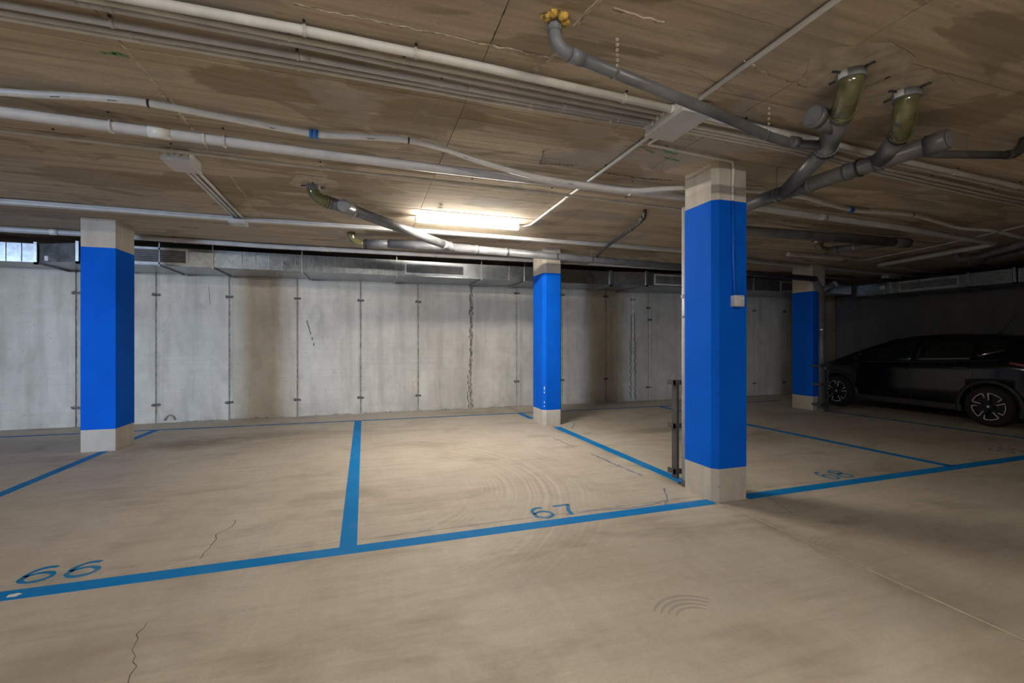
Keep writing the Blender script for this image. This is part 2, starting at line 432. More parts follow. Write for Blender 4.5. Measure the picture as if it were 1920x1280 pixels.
def strip(mb, pts, widths, z0, z1):
    """flat ribbon on the floor or ceiling following 2D pts"""
    P = [Vector((p[0], p[1])) for p in pts]; n = len(P)
    W = widths if isinstance(widths, (list, tuple)) else [widths] * n
    L, Rr = [], []
    for i in range(n):
        d = P[min(i + 1, n - 1)] - P[max(i - 1, 0)]
        d = d.normalized() if d.length > 1e-9 else Vector((1, 0))
        nn = Vector((-d.y, d.x)) * W[i] / 2
        L.append(P[i] + nn); Rr.append(P[i] - nn)
    for i in range(n - 1):
        q = [L[i], Rr[i], Rr[i + 1], L[i + 1]]
        vs = [(a.x, a.y, z0) for a in q] + [(a.x, a.y, z1) for a in q]
        mb.add(vs, [(0, 3, 2, 1), (4, 5, 6, 7), (0, 1, 5, 4), (1, 2, 6, 5), (2, 3, 7, 6), (3, 0, 4, 7)])
    return mb

# ------------------------------------------------------------------ floor
XL, YF = -13.0, -11.0
floor = struct(MB().box(XL, XR + 0.2, YF, YW + 0.2, -0.12, -0.012).obj('floor', 'joint'))
xs = [XL, -3.12 - 0, 2.83, 8.75, XR + 0.2]; xs[1] = -9.0
ys = [YF, -3.0, 3.27, YW + 0.2]
for i in range(len(xs) - 1):
    for j in range(len(ys) - 1):
        g = 0.003
        MB().box(xs[i] + g, xs[i + 1] - g, ys[j] + g, ys[j + 1] - g, -0.012, 0.0).obj('floor_slab', 'floor', floor)
# pale chipped arrises of the sawn joints
mb = MB()
random.seed(3)
for (ax, a0, a1, c) in (('x', -4.0, 2.7, 3.27), ('x', 3.3, 8.6, 3.27), ('y', -1.0, 3.0, 2.83), ('y', -1.0, 3.0, 2.842)):
    t = a0
    while t < a1:
        l = random.uniform(0.1, 0.6)
        if random.random() < 0.75:
            w = random.uniform(0.002, 0.006)
            o_ = 0.006 if c != 2.842 else 0.0
            if ax == 'x': mb.box(t, min(t + l, a1), c + 0.003, c + 0.003 + w, 0, 0.0012)
            else: mb.box(c + o_ - w / 2, c + o_ + w / 2, t, min(t + l, a1), 0, 0.0012)
        t += l
mb.obj('joint_arris', 'joint_edge', floor)

def line(x0, x1, y0, y1, mat='line', name='painted_line'):
    return MB().box(x0, x1, y0, y1, 0.0, 0.0016).obj(name, mat, floor)
line(-7.0, 2.79, 3.07, 3.185)
MB().prism([(3.14, 3.075), (9.3, 3.16), (9.3, 3.285), (3.14, 3.19)], 0, 0.0016).obj('painted_line', 'line', floor)
line(-0.155, -0.045, 3.185, 8.14)
MB().prism([(2.83, 6.62), (2.95, 6.62), (2.98, 3.62), (2.86, 3.62)], 0, 0.0016).obj('painted_line', 'line', floor)
MB().prism([(2.74, 7.47), (2.84, 7.47), (2.83, 8.12), (2.73, 8.12)], 0, 0.0016).obj('painted_line', 'line', floor)
MB().prism([(-3.13, 3.185), (-3.03, 3.185), (-2.985, 6.86), (-3.085, 6.86)], 0, 0.0016).obj('painted_line', 'line', floor)
MB().prism([(-3.10, 7.42), (-3.0, 7.42), (-2.96, 8.3), (-3.06, 8.3)], 0, 0.0016).obj('painted_line', 'line', floor)
MB().prism([(5.78, 8.04), (5.88, 8.04), (6.10, 3.22), (5.98, 3.22)], 0, 0.0016).obj('painted_line', 'line', floor)
MB().prism([(-7.0, 8.44), (-7.0, 8.36), (-0.2, 8.14), (9.0, 7.96), (9.0, 8.04), (-0.2, 8.22)], 0, 0.0014).obj('painted_line', 'lineold', floor)
MB().prism([(8.75, 3.25), (8.86, 3.25), (8.62, 6.6), (8.50, 6.6)], 0, 0.0014).obj('painted_line', 'lineold', floor)

def digit_paths(d):
    def arc(cx, cy, rx, ry, a0, a1, n=14):
        return [(cx + rx * math.cos(math.radians(a0 + (a1 - a0) * i / n)), cy + ry * math.sin(math.radians(a0 + (a1 - a0) * i / n))) for i in range(n + 1)]
    if d == '6': return [arc(0.52, 0.55, 0.47, 0.42, 62, 195, 12) + arc(0.50, 0.32, 0.45, 0.29, 190, 520, 26)]
    if d == '9': return [[(1 - x, 1 - y) for x, y in q] for q in digit_paths('6')]
    if d == '7': return [[(0.03, 0.95), (0.5, 0.95), (0.93, 0.95)], [(0.93, 0.97), (0.72, 0.7), (0.56, 0.38), (0.52, 0.03)]]
    if d == '8': return [arc(0.5, 0.74, 0.38, 0.23, 0, 360, 20), arc(0.5, 0.28, 0.46, 0.26, 0, 360, 22)]
def bay_number(text, x, y, w, h, gap, mat, sw=0.026):
    first = None
    for i, ch in enumerate(text):
        mb = MB()
        for q in digit_paths(ch):
            pts = [(x + i * (w + gap) + a * w, y + b * h) for a, b in q]
            wd = [sw * (0.75 + 0.35 * abs(math.sin(k * 0.35 + i))) for k in range(len(pts))]
            strip(mb, pts, wd, 0.0, 0.0017 if i == 0 else 0.0018)
        if first is None:
            first = mb.obj('bay_number', mat, floor)
        else:
            mb.obj('bay_number_digit', mat, floor)
bay_number('66', -1.86, 3.255, 0.155, 0.195, 0.055, 'digit', 0.028)
bay_number('67', 1.255, 3.225, 0.155, 0.225, 0.055, 'digit', 0.028)
bay_number('68', 4.36, 3.26, 0.14, 0.235, 0.045, 'digit', 0.024)
bay_number('69', 7.42, 3.36, 0.14, 0.235, 0.05, 'digitfaint', 0.024)
MB().prism([(-1.795, 3.105), (-1.755, 3.10), (-1.74, 3.125), (-1.765, 3.14), (-1.80, 3.13)], 0.0014, 0.0026).obj('paint_chip', 'white', floor)

random.seed(11)
def crack(pts, w, mat='crackdark', name='floor_crack'):
    P = []
    for a, b in zip(pts[:-1], pts[1:]):
        n = max(2, int(math.dist(a, b) / 0.04))
        for k in range(n):
            t = k / n
            P.append((a[0] + (b[0] - a[0]) * t + random.uniform(-.009, .009), a[1] + (b[1] - a[1]) * t + random.uniform(-.009, .009)))
    P.append(pts[-1])
    wd = [w * random.uniform(0.4, 1.2) for _ in P]
    return strip(MB(), P, wd, 0, 0.0008).obj(name, mat, floor)
crack([(-0.93, 3.92), (-0.91, 3.80), (-0.98, 3.66), (-0.96, 3.50), (-0.97, 3.28)], 0.005)
crack([(-1.0, 2.62), (-0.98, 2.45), (-0.92, 2.32), (-0.87, 2.15), (-0.86, 1.95), (-0.85, 1.7)], 0.004)
crack([(2.62, 3.55), (2.47, 3.30), (2.36, 3.18)], 0.022, 'chalk', 'chalk_mark')
crack([(2.36, 3.24), (2.05, 3.215), (1.75, 3.25), (1.5, 3.24)], 0.016, 'chalk', 'chalk_mark')
crack([(3.36, 3.24), (3.31, 3.0), (3.20, 2.72)], 0.012, 'chalk', 'chalk_mark')
crack([(2.60, 4.9), (2.62, 4.4), (2.66, 3.95)], 0.03, 'chalk', 'chalk_mark')
crack([(2.52, 5.9), (2.55, 5.3)], 0.02, 'chalk', 'chalk_mark')
crack([(3.05, 6.4), (3.32, 6.85)], 0.02, 'chalk', 'chalk_mark')

def tread(cx_, cy_, rad, a0, a1, rot):
    for q in range(4):
        rr = rad + q * 0.035
        pts = [(cx_ + rr * math.cos(math.radians(rot + a0 + (a1 - a0) * k / 8)), cy_ + rr * math.sin(math.radians(rot + a0 + (a1 - a0) * k / 8))) for k in range(9)]
        strip(MB(), pts, [0.004 + 0.016 * math.sin(PI * (k + 0.5) / 9) for k in range(9)], 0, 0.0006 + 0.0001 * q).obj('tyre_print', 'treadmark', floor)
tread(1.55, 1.80, 0.12, 20, 120, 20)
tread(2.98, 2.14, 0.10, 60, 190, 30)

# ------------------------------------------------------------------ ceiling
ceiling = struct(MB().box(XL, XR + 0.2, YF, YW + 0.2, H + 0.012, H + 0.25).obj('ceiling', 'seam'))
random.seed(5)
cx = [-9.0 - 0, -6.51, -4.73, -2.95, -1.17, 0.61, 2.39, 4.17, 5.95, 7.73, 9.51, 11.0, XR + 0.2]
ysr = [1.12, 1.68, 2.235, 2.84, 3.04, 3.60, 4.16, 4.72, 5.28, 5.84, 6.40, 6.96, 7.52, 8.08, YW + 0.2]
for i in range(len(cx) - 1):
    sh = (i % 3) * 0.17 if i not in (4, 5) else 0.0
    rows = [ysr[0]] + [y + (sh if 2.9 < y < 8.2 else 0) for y in ysr[1:-1]] + [ysr[-1]]
    for j in range(len(rows) - 1):
        g = 0.0022
        dz = random.uniform(0, 0.0045)
        MB().box(cx[i] + g, cx[i + 1] - g, rows[j] + g, rows[j + 1] - g, H + dz, H + 0.012).obj('formwork_panel', 'ceiling', ceiling)
MB().box(-9.0, XR + 0.2, YF, 1.12, H + 0.002, H + 0.012).obj('formwork_panel', 'ceiling', ceiling)
MB().box(XL, -9.0, YF, YW + 0.2, H + 0.002, H + 0.012).obj('formwork_panel', 'ceiling', ceiling)
def ridge(pts, w, name='mortar_ridge', mat='ridge', h=0.006, jit=0.012):
    P = []
    for a, b in zip(pts[:-1], pts[1:]):
        n = max(2, int(math.dist(a, b) / 0.035))
        for k in range(n):
            t = k / n
            P.append((a[0] + (b[0] - a[0]) * t + random.uniform(-jit, jit) * .6, a[1] + (b[1] - a[1]) * t + random.uniform(-jit, jit) * .6))
    P.append(pts[-1])
    wd = [w * random.choice((0.25, 0.5, 0.9, 1.4)) for _ in P]
    return strip(MB(), P, wd, H - min(h, 0.0035), H + 0.006).obj(name, mat, ceiling)
ridge([(-0.3, 2.235), (0.95, 2.245)], 0.010)
ridge([(-1.17, 2.75), (-1.17, 3.35)], 0.012)
ridge([(-1.155, 3.35), (-1.18, 3.75)], 0.030, h=0.009)
ridge([(-1.17, 3.75), (-1.17, 5.7)], 0.010)
ridge([(0.61, 1.7), (0.61, 2.22)], 0.006, mat='crackdark', h=0.001, jit=0.003)
ridge([(1.05, 1.45), (0.96, 1.98)], 0.022)
ridge([(1.08, 1.82), (1.35, 1.83)], 0.010)
ridge([(0.98, 2.15), (0.90, 2.40)], 0.020)
ridge([(1.95, 1.95), (2.25, 2.02), (2.5, 2.03)], 0.016)
ridge([(1.35, 3.35), (1.42, 3.6), (1.75, 3.55)], 0.014, mat='honeycomb')
ridge([(1.95, 3.62), (2.45, 3.64), (2.75, 3.60)], 0.012, mat='honeycomb')
ridge([(0.8, 5.0), (0.85, 5.45)], 0.028, mat='honeycomb')
def blob(cx_, cy_, rx, ry, n=22, jit=0.12, z0=H - 0.003, z1=H + 0.004, mat='mortar', name='mortar_patch'):
    poly = []
    for k in range(n):
        a = 2 * PI * k / n; q = 1 + random.uniform(-jit, jit)
        poly.append((cx_ + rx * q * math.cos(a), cy_ + ry * q * math.sin(a)))
    return MB().prism(poly, z0, z1).obj(name, mat, ceiling)
blob(2.57, 1.80, 0.30, 0.20); blob(3.10, 1.86, 0.26, 0.18); blob(-0.44, 4.72, 0.22, 0.24); blob(-0.2, 6.6, 0.25, 0.2)
random.seed(21)
for (a, b) in (((2.05, 3.05), (2.20, 3.12)), ((2.22, 2.98), (2.36, 3.04)), ((2.34, 3.16), (2.52, 3.20)), ((2.24, 3.05), (2.40, 3.08)),
               ((-1.26, 2.90), (-1.18, 2.93)), ((-1.31, 2.93), (-1.24, 2.92))):
    ridge([a, b], 0.022, 'spray_mark', 'green', h=0.0012, jit=0.01)

# ------------------------------------------------------------------ walls
wall_back = struct(MB().box(XL, XR + 0.2, YW + 0.012, YW + 0.3, 0, H + 0.012).obj('wall_back', 'seam'))
seams = [XL, -11.8, -10.7, -9.64, -8.57, -7.5, -6.45, -5.39, -4.33, -3.27, -2.21, -1.14, -0.06, 1.0, 2.04, 3.02, 4.05, 5.11, 6.21, 7.25, 8.28, 9.31, 10.29, 11.25, XR]
random.seed(9)
for a, b in zip(seams[:-1], seams[1:]):
    g = 0.012
    MB().box(a + g, b - g, YW + random.uniform(0, 0.004), YW + 0.012, 0.0, H).obj('wall_panel', 'wall', wall_back)
random.seed(4)
def smear(x, z):
    mb = MB()
    for dx, r in ((-0.03, 0.036), (0.032, 0.030)):
        n = 12; poly = []
        for k in range(n):
            a = 2 * PI * k / n; q = random.uniform(0.75, 1.15)
            poly.append((x + dx + r * 1.1 * q * math.cos(a), z + random.uniform(-0.004, 0.004) + r * 0.8 * q * math.sin(a)))
        vs = [(p, YW - 0.003, q) for p, q in poly] + [(p, YW + 0.003, q) for p, q in poly]
        mb.add(vs, [tuple(range(n)), tuple(range(n, 2 * n))[::-1]] + [(i, i + n, (i + 1) % n + n, (i + 1) % n) for i in range(n)])
    mb.obj('tie_hole', 'plug', wall_back)
for x in seams[6:-1]:
    if x in (2.04,): continue
    smear(x, 2.35 if 2.9 < x < 5.2 else 2.12); smear(x, 0.52 if 2.9 < x < 5.2 else 0.30)
smear(5.80, 2.30); smear(6.25, 1.85)
def vstrip(mb, pts, w, y0, y1, jit):
    for (x0, z0), (x1, z1) in zip(pts[:-1], pts[1:]):
        n = max(2, int(abs(z1 - z0) / 0.05))
        for k in range(n):
            t0, t1 = k / n, (k + 1) / n
            c = x0 + (x1 - x0) * t0 + random.uniform(-jit, jit); h = w * random.uniform(0.3, 1.1)
            mb.box(c - h / 2, c + h / 2, y0 - random.uniform(0, 0.003), y1, z0 + (z1 - z0) * t0, z0 + (z1 - z0) * t1 + 0.004)
    return mb
vstrip(MB(), [(2.06, 0.02), (2.03, 0.5), (2.05, 0.95), (2.07, 1.6), (2.06, 2.0), (2.05, 2.45)], 0.05, YW - 0.001, YW + 0.01, 0.018).obj('honeycomb_strip', 'honeycomb', wall_back)
vstrip(MB(), [(2.00, 0.02), (1.98, 0.5), (2.04, 0.95), (2.02, 2.3)], 0.016, YW - 0.002, YW + 0.01, 0.02).obj('honeycomb_strip', 'crackdark', wall_back)
vstrip(MB(), [(5.80, 0.02), (5.80, 2.4)], 0.028, YW - 0.003, YW + 0.01, 0.004).obj('crack_filler', 'filler', wall_back)
for sgn in (-1, 1):
    mb = MB(); z = 0.05; k = 0
    while z < 1.95:
        dz = random.uniform(0.025, 0.06); off = 0.035 + 0.035 * abs(math.sin(k * 0.8 + sgn)) * (1 if z < 1.4 else 0.3)
        mb.box(5.80 + sgn * off - 0.008, 5.80 + sgn * off + 0.008, YW - 0.002, YW + 0.01, z, z + dz * 0.9)
        z += dz; k += 1
    mb.obj('wall_crack', 'crackdark', wall_back)
# scratches on the panels
def scratch(x0, z0, x1, z1, w=0.008):
    mb = MB(); n = 9
    for k in range(n):
        if random.random() < 0.2: continue
        t0, t1 = k / n, (k + 1) / n
        a, b = x0 + (x1 - x0) * t0, x0 + (x1 - x0) * t1
        c, d = z0 + (z1 - z0) * t0, z0 + (z1 - z0) * t1
        mb.box(min(a, b) - w / 2, max(a, b) + w / 2, YW - 0.0012, YW + 0.006, min(c, d), max(c, d) + 0.003)
    mb.obj('wall_scratch', 'plug', wall_back)
scratch(-0.99, 1.73, -0.86, 1.27, 0.002); scratch(-2.52, 2.28, -2.50, 1.98, 0.002)
# angular mark where the wall foot is chipped
random.seed(14)
for (a, b) in ((-2.9, -2.3), (-2.2, -1.3), (-1.05, -0.2), (0.0, 1.9), (2.2, 3.2)):
    mb = MB(); t = a
    while t < b:
        l = random.uniform(0.03, 0.10)
        mb.box(t, t + l * 0.8, YW - 0.006, YW + 0.006, 0, random.uniform(0.006, 0.022)); t += l
    mb.obj('chipped_foot', 'seam', wall_back)
random.seed(2)
hm = MB(); hm.tube([(-3.08 + 0.07 * math.cos(a), YW - 0.012, 0.03 + 0.09 * math.sin(a)) for a in np.linspace(0.1, PI - 0.1, 12)], 0.012, 8)
hm.obj('rebar_loop', 'seam', wall_back)

wall_right = struct(MB().box(XR, XR + 0.2, YF, YW, 0, H).obj('wall_right', 'darkwall'))
MB().box(XL - 0.2, XL, -2.0, YW, 0, H).obj('wall_left', 'wall')
wl = struct(bpy.data.objects['wall_left'])
MB().box(XL - 0.2, XL, YF, -8.5, 0, H).obj('wall_return', 'wall', wl)
MB().box(XL - 0.2, XL, -8.5, -2.0, 2.5, H).obj('lintel', 'wall', wl)
struct(MB().box(XL - 0.2, XR + 0.2, YF - 0.2, YF, 0, H).obj('wall_front', 'wall'))

# ------------------------------------------------------------------ columns
def column(x0, x1, y0, y1, zb, zt, label, ch):
    cxm, cym = (x0 + x1) / 2, (y0 + y1) / 2
    t = thing('column', label, 'column', (cxm, cym, 0), 'blue painted concrete columns')
    def poly(e):
        a, b, c, d, k = x0 - e, x1 + e, y0 - e, y1 + e, ch
        return [(a + k, c), (b - k * .35, c), (b, c + k * .35), (b, d - k * .35), (b - k * .35, d), (a + k * .35, d), (a, d - k * .35), (a, c + k)]
    MB().prism(poly(0), 0, H).obj('shaft', 'column', t)
    MB().prism(poly(0.002), zb, zt).obj('paint_band', 'bluepaint', t)
    return t
column(-3.28, -2.93, 6.88, 7.36, 0.27, 2.505, 'blue painted concrete column between the white air grille and the dark floor stain', 0.004)
colM = column(2.73, 3.04, 6.77, 7.25, 0.25, 2.45, 'narrow blue concrete column with scuffed lower corner near the back wall', 0.05)
colN = column(2.785, 3.13, 3.09, 3.475, 0.28, 2.54, 'blue concrete column carrying a switch box beside the number 67 bay', 0.045)
colR = column(8.37, 8.72, 6.68, 7.12, 0.27, 2.34, 'dark blue concrete column with a grey downpipe in front of the black car', 0.02)
random.seed(8)
mb = MB()
for z, w in ((0.56, 0.05), (0.51, 0.03), (0.35, 0.025), (0.30, 0.02)):
    mb.box(2.757 , 2.772 , 6.772 + 0.0, 6.79, z, z + w)
mb.v = [(2.755 + (v[0] - 2.757) * 1.0, v[1], v[2]) for v in mb.v]
mb2 = MB()
for z, w in ((0.57, 0.06), (0.52, 0.025), (0.36, 0.03), (0.30, 0.02)):
    q = 0.0035
    mb2.add([(2.748, 6.800 - q, z), (2.757, 6.791 - q, z), (2.757, 6.791 - q, z + w), (2.748, 6.800 - q, z + w),
             (2.752, 6.804, z), (2.761, 6.795, z), (2.761, 6.795, z + w), (2.752, 6.804, z + w)],
            [(0, 1, 2, 3), (4, 7, 6, 5), (0, 4, 5, 1), (3, 2, 6, 7), (0, 3, 7, 4), (1, 5, 6, 2)])
mb2.obj('paint_scuff', 'white', colM)

# ------------------------------------------------------------------ conduits and pipes under the ceiling
def pipe(name, label, cat, path, r, mat, clips=(), sleeves=(), group=None, seg=12, clipmat='box', nails=True, flat=1.0):
    P = [Vector(p) for p in path]
    mid = P[len(P) // 2]
    t = thing(name, label, cat, mid, group)
    mb = MB().tube(P, r, seg)
    if flat != 1.0:
        mb.v = [(x, y, mid.z + (z - mid.z)) for x, y, z in mb.v]
    mb.obj('tube', mat, t)
    for X in clips:
        q, d = along(P, X)
        if q is None: continue
        MB().ring(q, d, r * 1.0, r * 1.22 + 0.001, 0.014, 12).obj('clip', clipmat, t)
        if nails:
            side = Vector((d.y, -d.x, 0)).normalized()
            if side.y > 0: side = -side
            n0 = q + side * (r + 0.010)
            MB().tube([(n0.x, n0.y, H - 0.010), (n0.x, n0.y, HT)], 0.008, 8).obj('nail', 'rubber', t)
    for X, L, m in sleeves:
        q, d = along(P, X)
        if q is None: continue
        MB().tube([q - d * L / 2, q + d * L / 2], r * 1.07, seg).obj('sleeve', m, t)
    return t

def cx_path(pts): return [Vector(p) for p in pts]
runs = [  # y at left, radius, material, box entry, label bits
    ('thick white conduit, first of the six running to the grey junction box', (2.372, 2.362, 2.378, 2.437), 0.0225, 'pvcw', (-0.27, 0.25, 1.5), ((-1.35, 0.03, 'pvcw'),)),
    ('grey conduit beside the thick white one, second of the six', (2.455, 2.465, 2.487, 2.527), 0.0125, 'pvcg', (-0.35, 0.2, 1.05), ()),
    ('grey conduit bordering the gap, third of the six', (2.497, 2.507, 2.550, 2.583), 0.0128, 'pvcp', (-0.4, 0.15, -1.08), ((-1.18, 0.05, 'pvcp'),)),
    ('lilac grey conduit across the gap, fourth of the six', (2.60, 2.60, 2.62, 2.642), 0.016, 'pvcp', (-1.12, -0.33, 0.42, 1.2), ((-0.3, 0.06, 'pvcg'), (0.55, 0.06, 'pvcp'))),
    ('thin lilac grey conduit, fifth of the six', (2.676, 2.668, 2.680, 2.69), 0.012, 'pvcp', (-1.08, -0.36, 0.6, 1.62), ((1.0, 0.05, 'pvcg'),)),
    ('thinnest outer conduit, sixth of the six, nearest the flexible white pipe', (2.718, 2.718, 2.732, 2.724), 0.0115, 'pvcg', (-1.05, -0.34, 0.62, 1.58), ((1.02, 0.05, 'pvcg'),)),
]
zz = []
for i, (lb, y, r, m, cl, sl) in enumerate(runs):
    z = HT - r * 1.22 - 0.001
    pipe('conduit', lb, 'conduit', [(-7.5, y[0] + 0.02, z), (-0.95, y[0], z), (-0.3, y[1], z), (0.58, y[2], z), (1.843, y[3], z)], r, m, cl, sl, 'parallel conduits under the ceiling')
outr = [(2.45, 0.0215), (2.515, 0.0125), (2.60, 0.014), (2.65, 0.0115), (2.69, 0.011)]
olab = ['thick pale conduit leaving the junction box, outermost of its five', 'second conduit from the thick one leaving the junction box', 'middle conduit of the five leaving the junction box',
        'fourth of five conduits leaving the junction box', 'thin last conduit leaving the junction box towards the blue column']
for i, (y, r) in enumerate(outr):
    z = HT - r * 1.22 - 0.001
    pipe('conduit', olab[i], 'conduit', [(2.098, y, z), (3.2, y + 0.035, z), (4.3, y + 0.11 + (0.01 * i), z), (6.2, y + 0.20 + 0.025 * i, z), (9.5, y + 0.34 + 0.03 * i, z)],
         r, 'pvcg', (2.45 + 0.1 * i, 3.9, 4.9, 5.9), (), 'conduits leaving the junction box')

# flexible white pipe
fz = H - 0.036
flex = spline([(-4.2, 3.55, fz), (-3.0, 3.60, fz), (-2.04, 3.49, fz), (-1.6, 3.405, fz), (-1.27, 3.375, fz), (-0.85, 3.44, fz), (-0.34, 3.51, fz), (0.0, 3.45, fz), (0.31, 3.41, fz), (0.6, 3.46, fz - .01), (0.88, 3.53, fz - .04),
               (1.33, 3.58, fz - .085), (1.86, 3.60, fz - .10), (2.30, 3.60, fz - .10), (2.66, 3.56, fz - .06), (3.0, 3.56, fz - .02), (3.6, 3.50, fz), (4.23, 3.50, fz), (4.44, 3.53, fz), (5.18, 3.67, fz), (5.6, 3.63, fz), (6.07, 3.60, fz), (6.7, 3.69, fz - .01), (7.25, 3.76, fz - .025), (7.80, 3.71, fz - .03), (8.75, 3.83, fz - .03), (10.3, 4.02, fz - .03)], 6)
ft = thing('flexible_pipe', 'wavy white flexible pipe tied under the ceiling with blue connectors', 'pipe', (0.3, 3.41, fz))
MB().tube(flex, 0.0215, 12).obj('tube', 'pvcw', ft)
for X in (-1.27, 0.31, 6.07, 7.89):
    q, d = along(flex, X)
    MB().ring(q, d, 0.021, 0.0245, 0.010, 14).obj('cable_tie', 'rubber', ft)
for X in (-0.34, 5.18):
    q, d = along(flex, X)
    MB().tube([q - d * 0.028, q - d * 0.003], 0.029, 14).obj('connector', 'blueclip', ft)
    MB().tube([q + d * 0.003, q + d * 0.028], 0.029, 14).obj('connector', 'blueclip', ft)
# printed dashes on the pipe
for X, L in ((-1.75, 0.05), (-1.45, 0.05), (-0.6, 0.03), (0.05, 0.05), (0.75, 0.04), (1.7, 0.05)):
    q, d = along(flex, X)
    s_ = Vector((d.y, -d.x, 0)) * 0.0155
    o_ = q + s_ * 1.0 + Vector((0, 0, -0.0155))
    MB().tube([o_ - d * L / 2, o_ + d * L / 2], 0.0022, 6).obj('print_mark', 'guard', ft)

# big grey pipe run
pz = H - 0.080
pp = fillet([(-6.0, 3.62, pz), (-2.15, 3.68, pz), (-0.17, 3.76, pz), (1.0, 3.77, pz), (3.0, 3.76, pz), (4.32, 3.84, pz), (6.11, 3.91, pz), (8.80, 4.13, pz), (9.16, 6.02, pz), (11.95, 6.24, pz)], 0.22, 6)
pipe('water_pipe', 'thick lilac grey pipe behind the wavy white pipe, turning back at the far end', 'pipe', pp, 0.036, 'pvcp', (-1.6, -0.95, 2.4), ((-1.33, 0.13, 'pvcw'), (-1.07, 0.02, 'pvcg'), (5.0, 0.12, 'pvcg')), None, 14, 'pvcp')
tz = H - 0.020
tn = H - 0.050
pipe('conduit', 'thin straight conduit passing above the small junction box', 'conduit', [(-6, 4.05, tn), (-2.4, 4.09, tn), (-0.2, 4.15, tn), (1.36, 4.13, tn), (3.38, 4.21, tn), (5.3, 4.42, tn), (8.2, 4.50, tn)], 0.014, 'pvcg', (-2.1, -1.4, -0.35, 0.95, 1.75, 2.6, 5.0), (), None, 8)
# cross conduit to the lamp
cp = fillet([(1.96, -1.0, tz), (1.96, 2.3, tz)], 0.05)
pipe('conduit', 'white conduit crossing the boards from behind to the junction box', 'conduit', cp, 0.0145, 'pvcw', (), (), None, 10)
cp = fillet([(1.967, 2.745, tz), (1.985, 3.8, tz), (2.02, 5.45, tz), (1.93, 5.56, tz - 0.01), (1.90, 5.56, tz - 0.02)], 0.10)
t = pipe('conduit', 'white conduit from the junction box to the lit tube lamp', 'conduit', cp, 0.0135, 'pvcw', (), (), None, 10)
for y in (2.95, 3.45, 4.3):
    MB().ring((1.985, y, tz), (0, 1, 0), 0.013, 0.018, 0.012, 10).obj('clip', 'box', t)
    MB().tube([(1.962, y, H - 0.010), (1.962, y, HT)], 0.008, 8).obj('nail', 'rubber', t)
cp = fillet([(2.06, 2.745, tz), (2.03, 2.955, tz), (2.42, 2.98, tz), (2.90, 3.02, tz), (2.955, 3.068, tz), (2.955, 3.073, 2.60)], 0.04)
t = thing('conduit', 'thin conduit bending from the ceiling down the face of the blue column', 'conduit', (2.955, 3.073, 2.54))
MB().tube(cp, 0.0115, 10).obj('tube', 'pvcw', t)
MB().tube([(2.955, 3.073, 2.60), (2.955, 3.073, 2.535)], 0.0115, 10).obj('tube', 'pvcw', t)
MB().tube([(2.955, 3.073, 2.535), (2.958, 3.073, 2.1), (2.975, 3.073, 1.74)], 0.0115, 10).obj('painted_tube', 'bluec', t)
for q in ((2.30, 2.962), (2.72, 2.99)):
    MB().ring((q[0], q[1] + 0.005, tz), (1, 0.05, 0), 0.011, 0.016, 0.012, 10).obj('clip', 'box', t)
sb = thing('switch_box', 'small grey light switch box on the blue column face', 'switch', (2.99, 3.05, 1.64))
MB().box(2.942, 3.038, 3.028, 3.0875, 1.642, 1.738).obj('body', 'pvcg', sb, bevel=0.008)
MB().box(2.978, 3.030, 3.020, 3.028, 1.655, 1.725).obj('plate', 'pvcp', sb, bevel=0.003)
MB().box(2.986, 3.022, 3.013, 3.020, 1.664, 1.692).obj('rocker', 'pvcp', sb, bevel=0.002)
MB().box(2.992, 3.016, 3.0165, 3.0205, 1.704, 1.714).obj('indicator', 'label', sb)

# trunking along the bays and the pipe behind it
tk = thing('cable_trunking', 'long white cable trunking running above the bays past the lit lamp', 'trunking', (1.0, 6.2, H - 0.06))
MB().prism([(-7.5, 6.16), (-1.5, 6.24), (0.7, 6.16), (4.9, 6.18), (7.0, 6.6), (12.0, 7.0), (12.0, 7.06), (7.0, 6.66), (4.9, 6.25), (0.7, 6.23), (-1.5, 6.31), (-7.5, 6.23)], H - 0.040, HT).obj('channel', 'pvcp', tk)
MB().prism([(-7.5, 6.155), (-1.5, 6.235), (0.7, 6.155), (4.9, 6.175), (7.0, 6.595), (12.0, 6.995), (12.0, 7.065), (7.0, 6.665), (4.9, 6.255), (0.7, 6.235), (-1.5, 6.315), (-7.5, 6.235)], H - 0.052, H - 0.040).obj('cover', 'pvcw', tk)
for x in (-4.2, -2.4, 0.2, 3.4, 5.2):
    pass
uz = H - 0.045
pipe('water_pipe', 'straight lilac grey pipe just in front of the metal air duct', 'pipe', [(-8, 7.75, uz), (-3.6, 7.70, uz), (-1.4, 7.82, uz), (2.9, 7.70, uz), (6.0, 7.68, uz), (11.0, 7.66, uz)], 0.036, 'pvcp', (-2.6, 1.2, 4.0), ((-3.95, 0.10, 'pvcw'), (-0.6, 0.12, 'pvcg')), None, 12, 'pvcp')

def jbox(label, x0, x1, y0, y1, dz, cat='box', lip=0.006, top=HT):
    t = thing('junction_box', label, cat, ((x0 + x1) / 2, (y0 + y1) / 2, H - dz))
    MB().box(x0, x1, y0, y1, H - dz + 0.026, top).obj('body', 'boxside', t, bevel=0.004)
    MB().box(x0 - lip, x1 + lip, y0 - lip, y1 + lip, H - dz, H - dz + 0.026).obj('lid', 'box', t, bevel=0.004)
    return t
jb = jbox('large grey junction box gathering the six parallel conduits', 1.87, 2.09, 2.345, 2.735, 0.085)
for i, (lb, y, r, m, cl, sl) in enumerate(runs):
    yy = y[3]
    MB().tube([(1.845, yy, HT - r * 1.22 - 0.001), (1.871, yy, HT - r * 1.22 - 0.001)], r * 1.1, 12).obj('gland', 'boxside', jb)
jb = jbox('small grey junction box under the thin conduit with three conduits leaving it', -1.50, -1.31, 4.20, 4.47, 0.095)
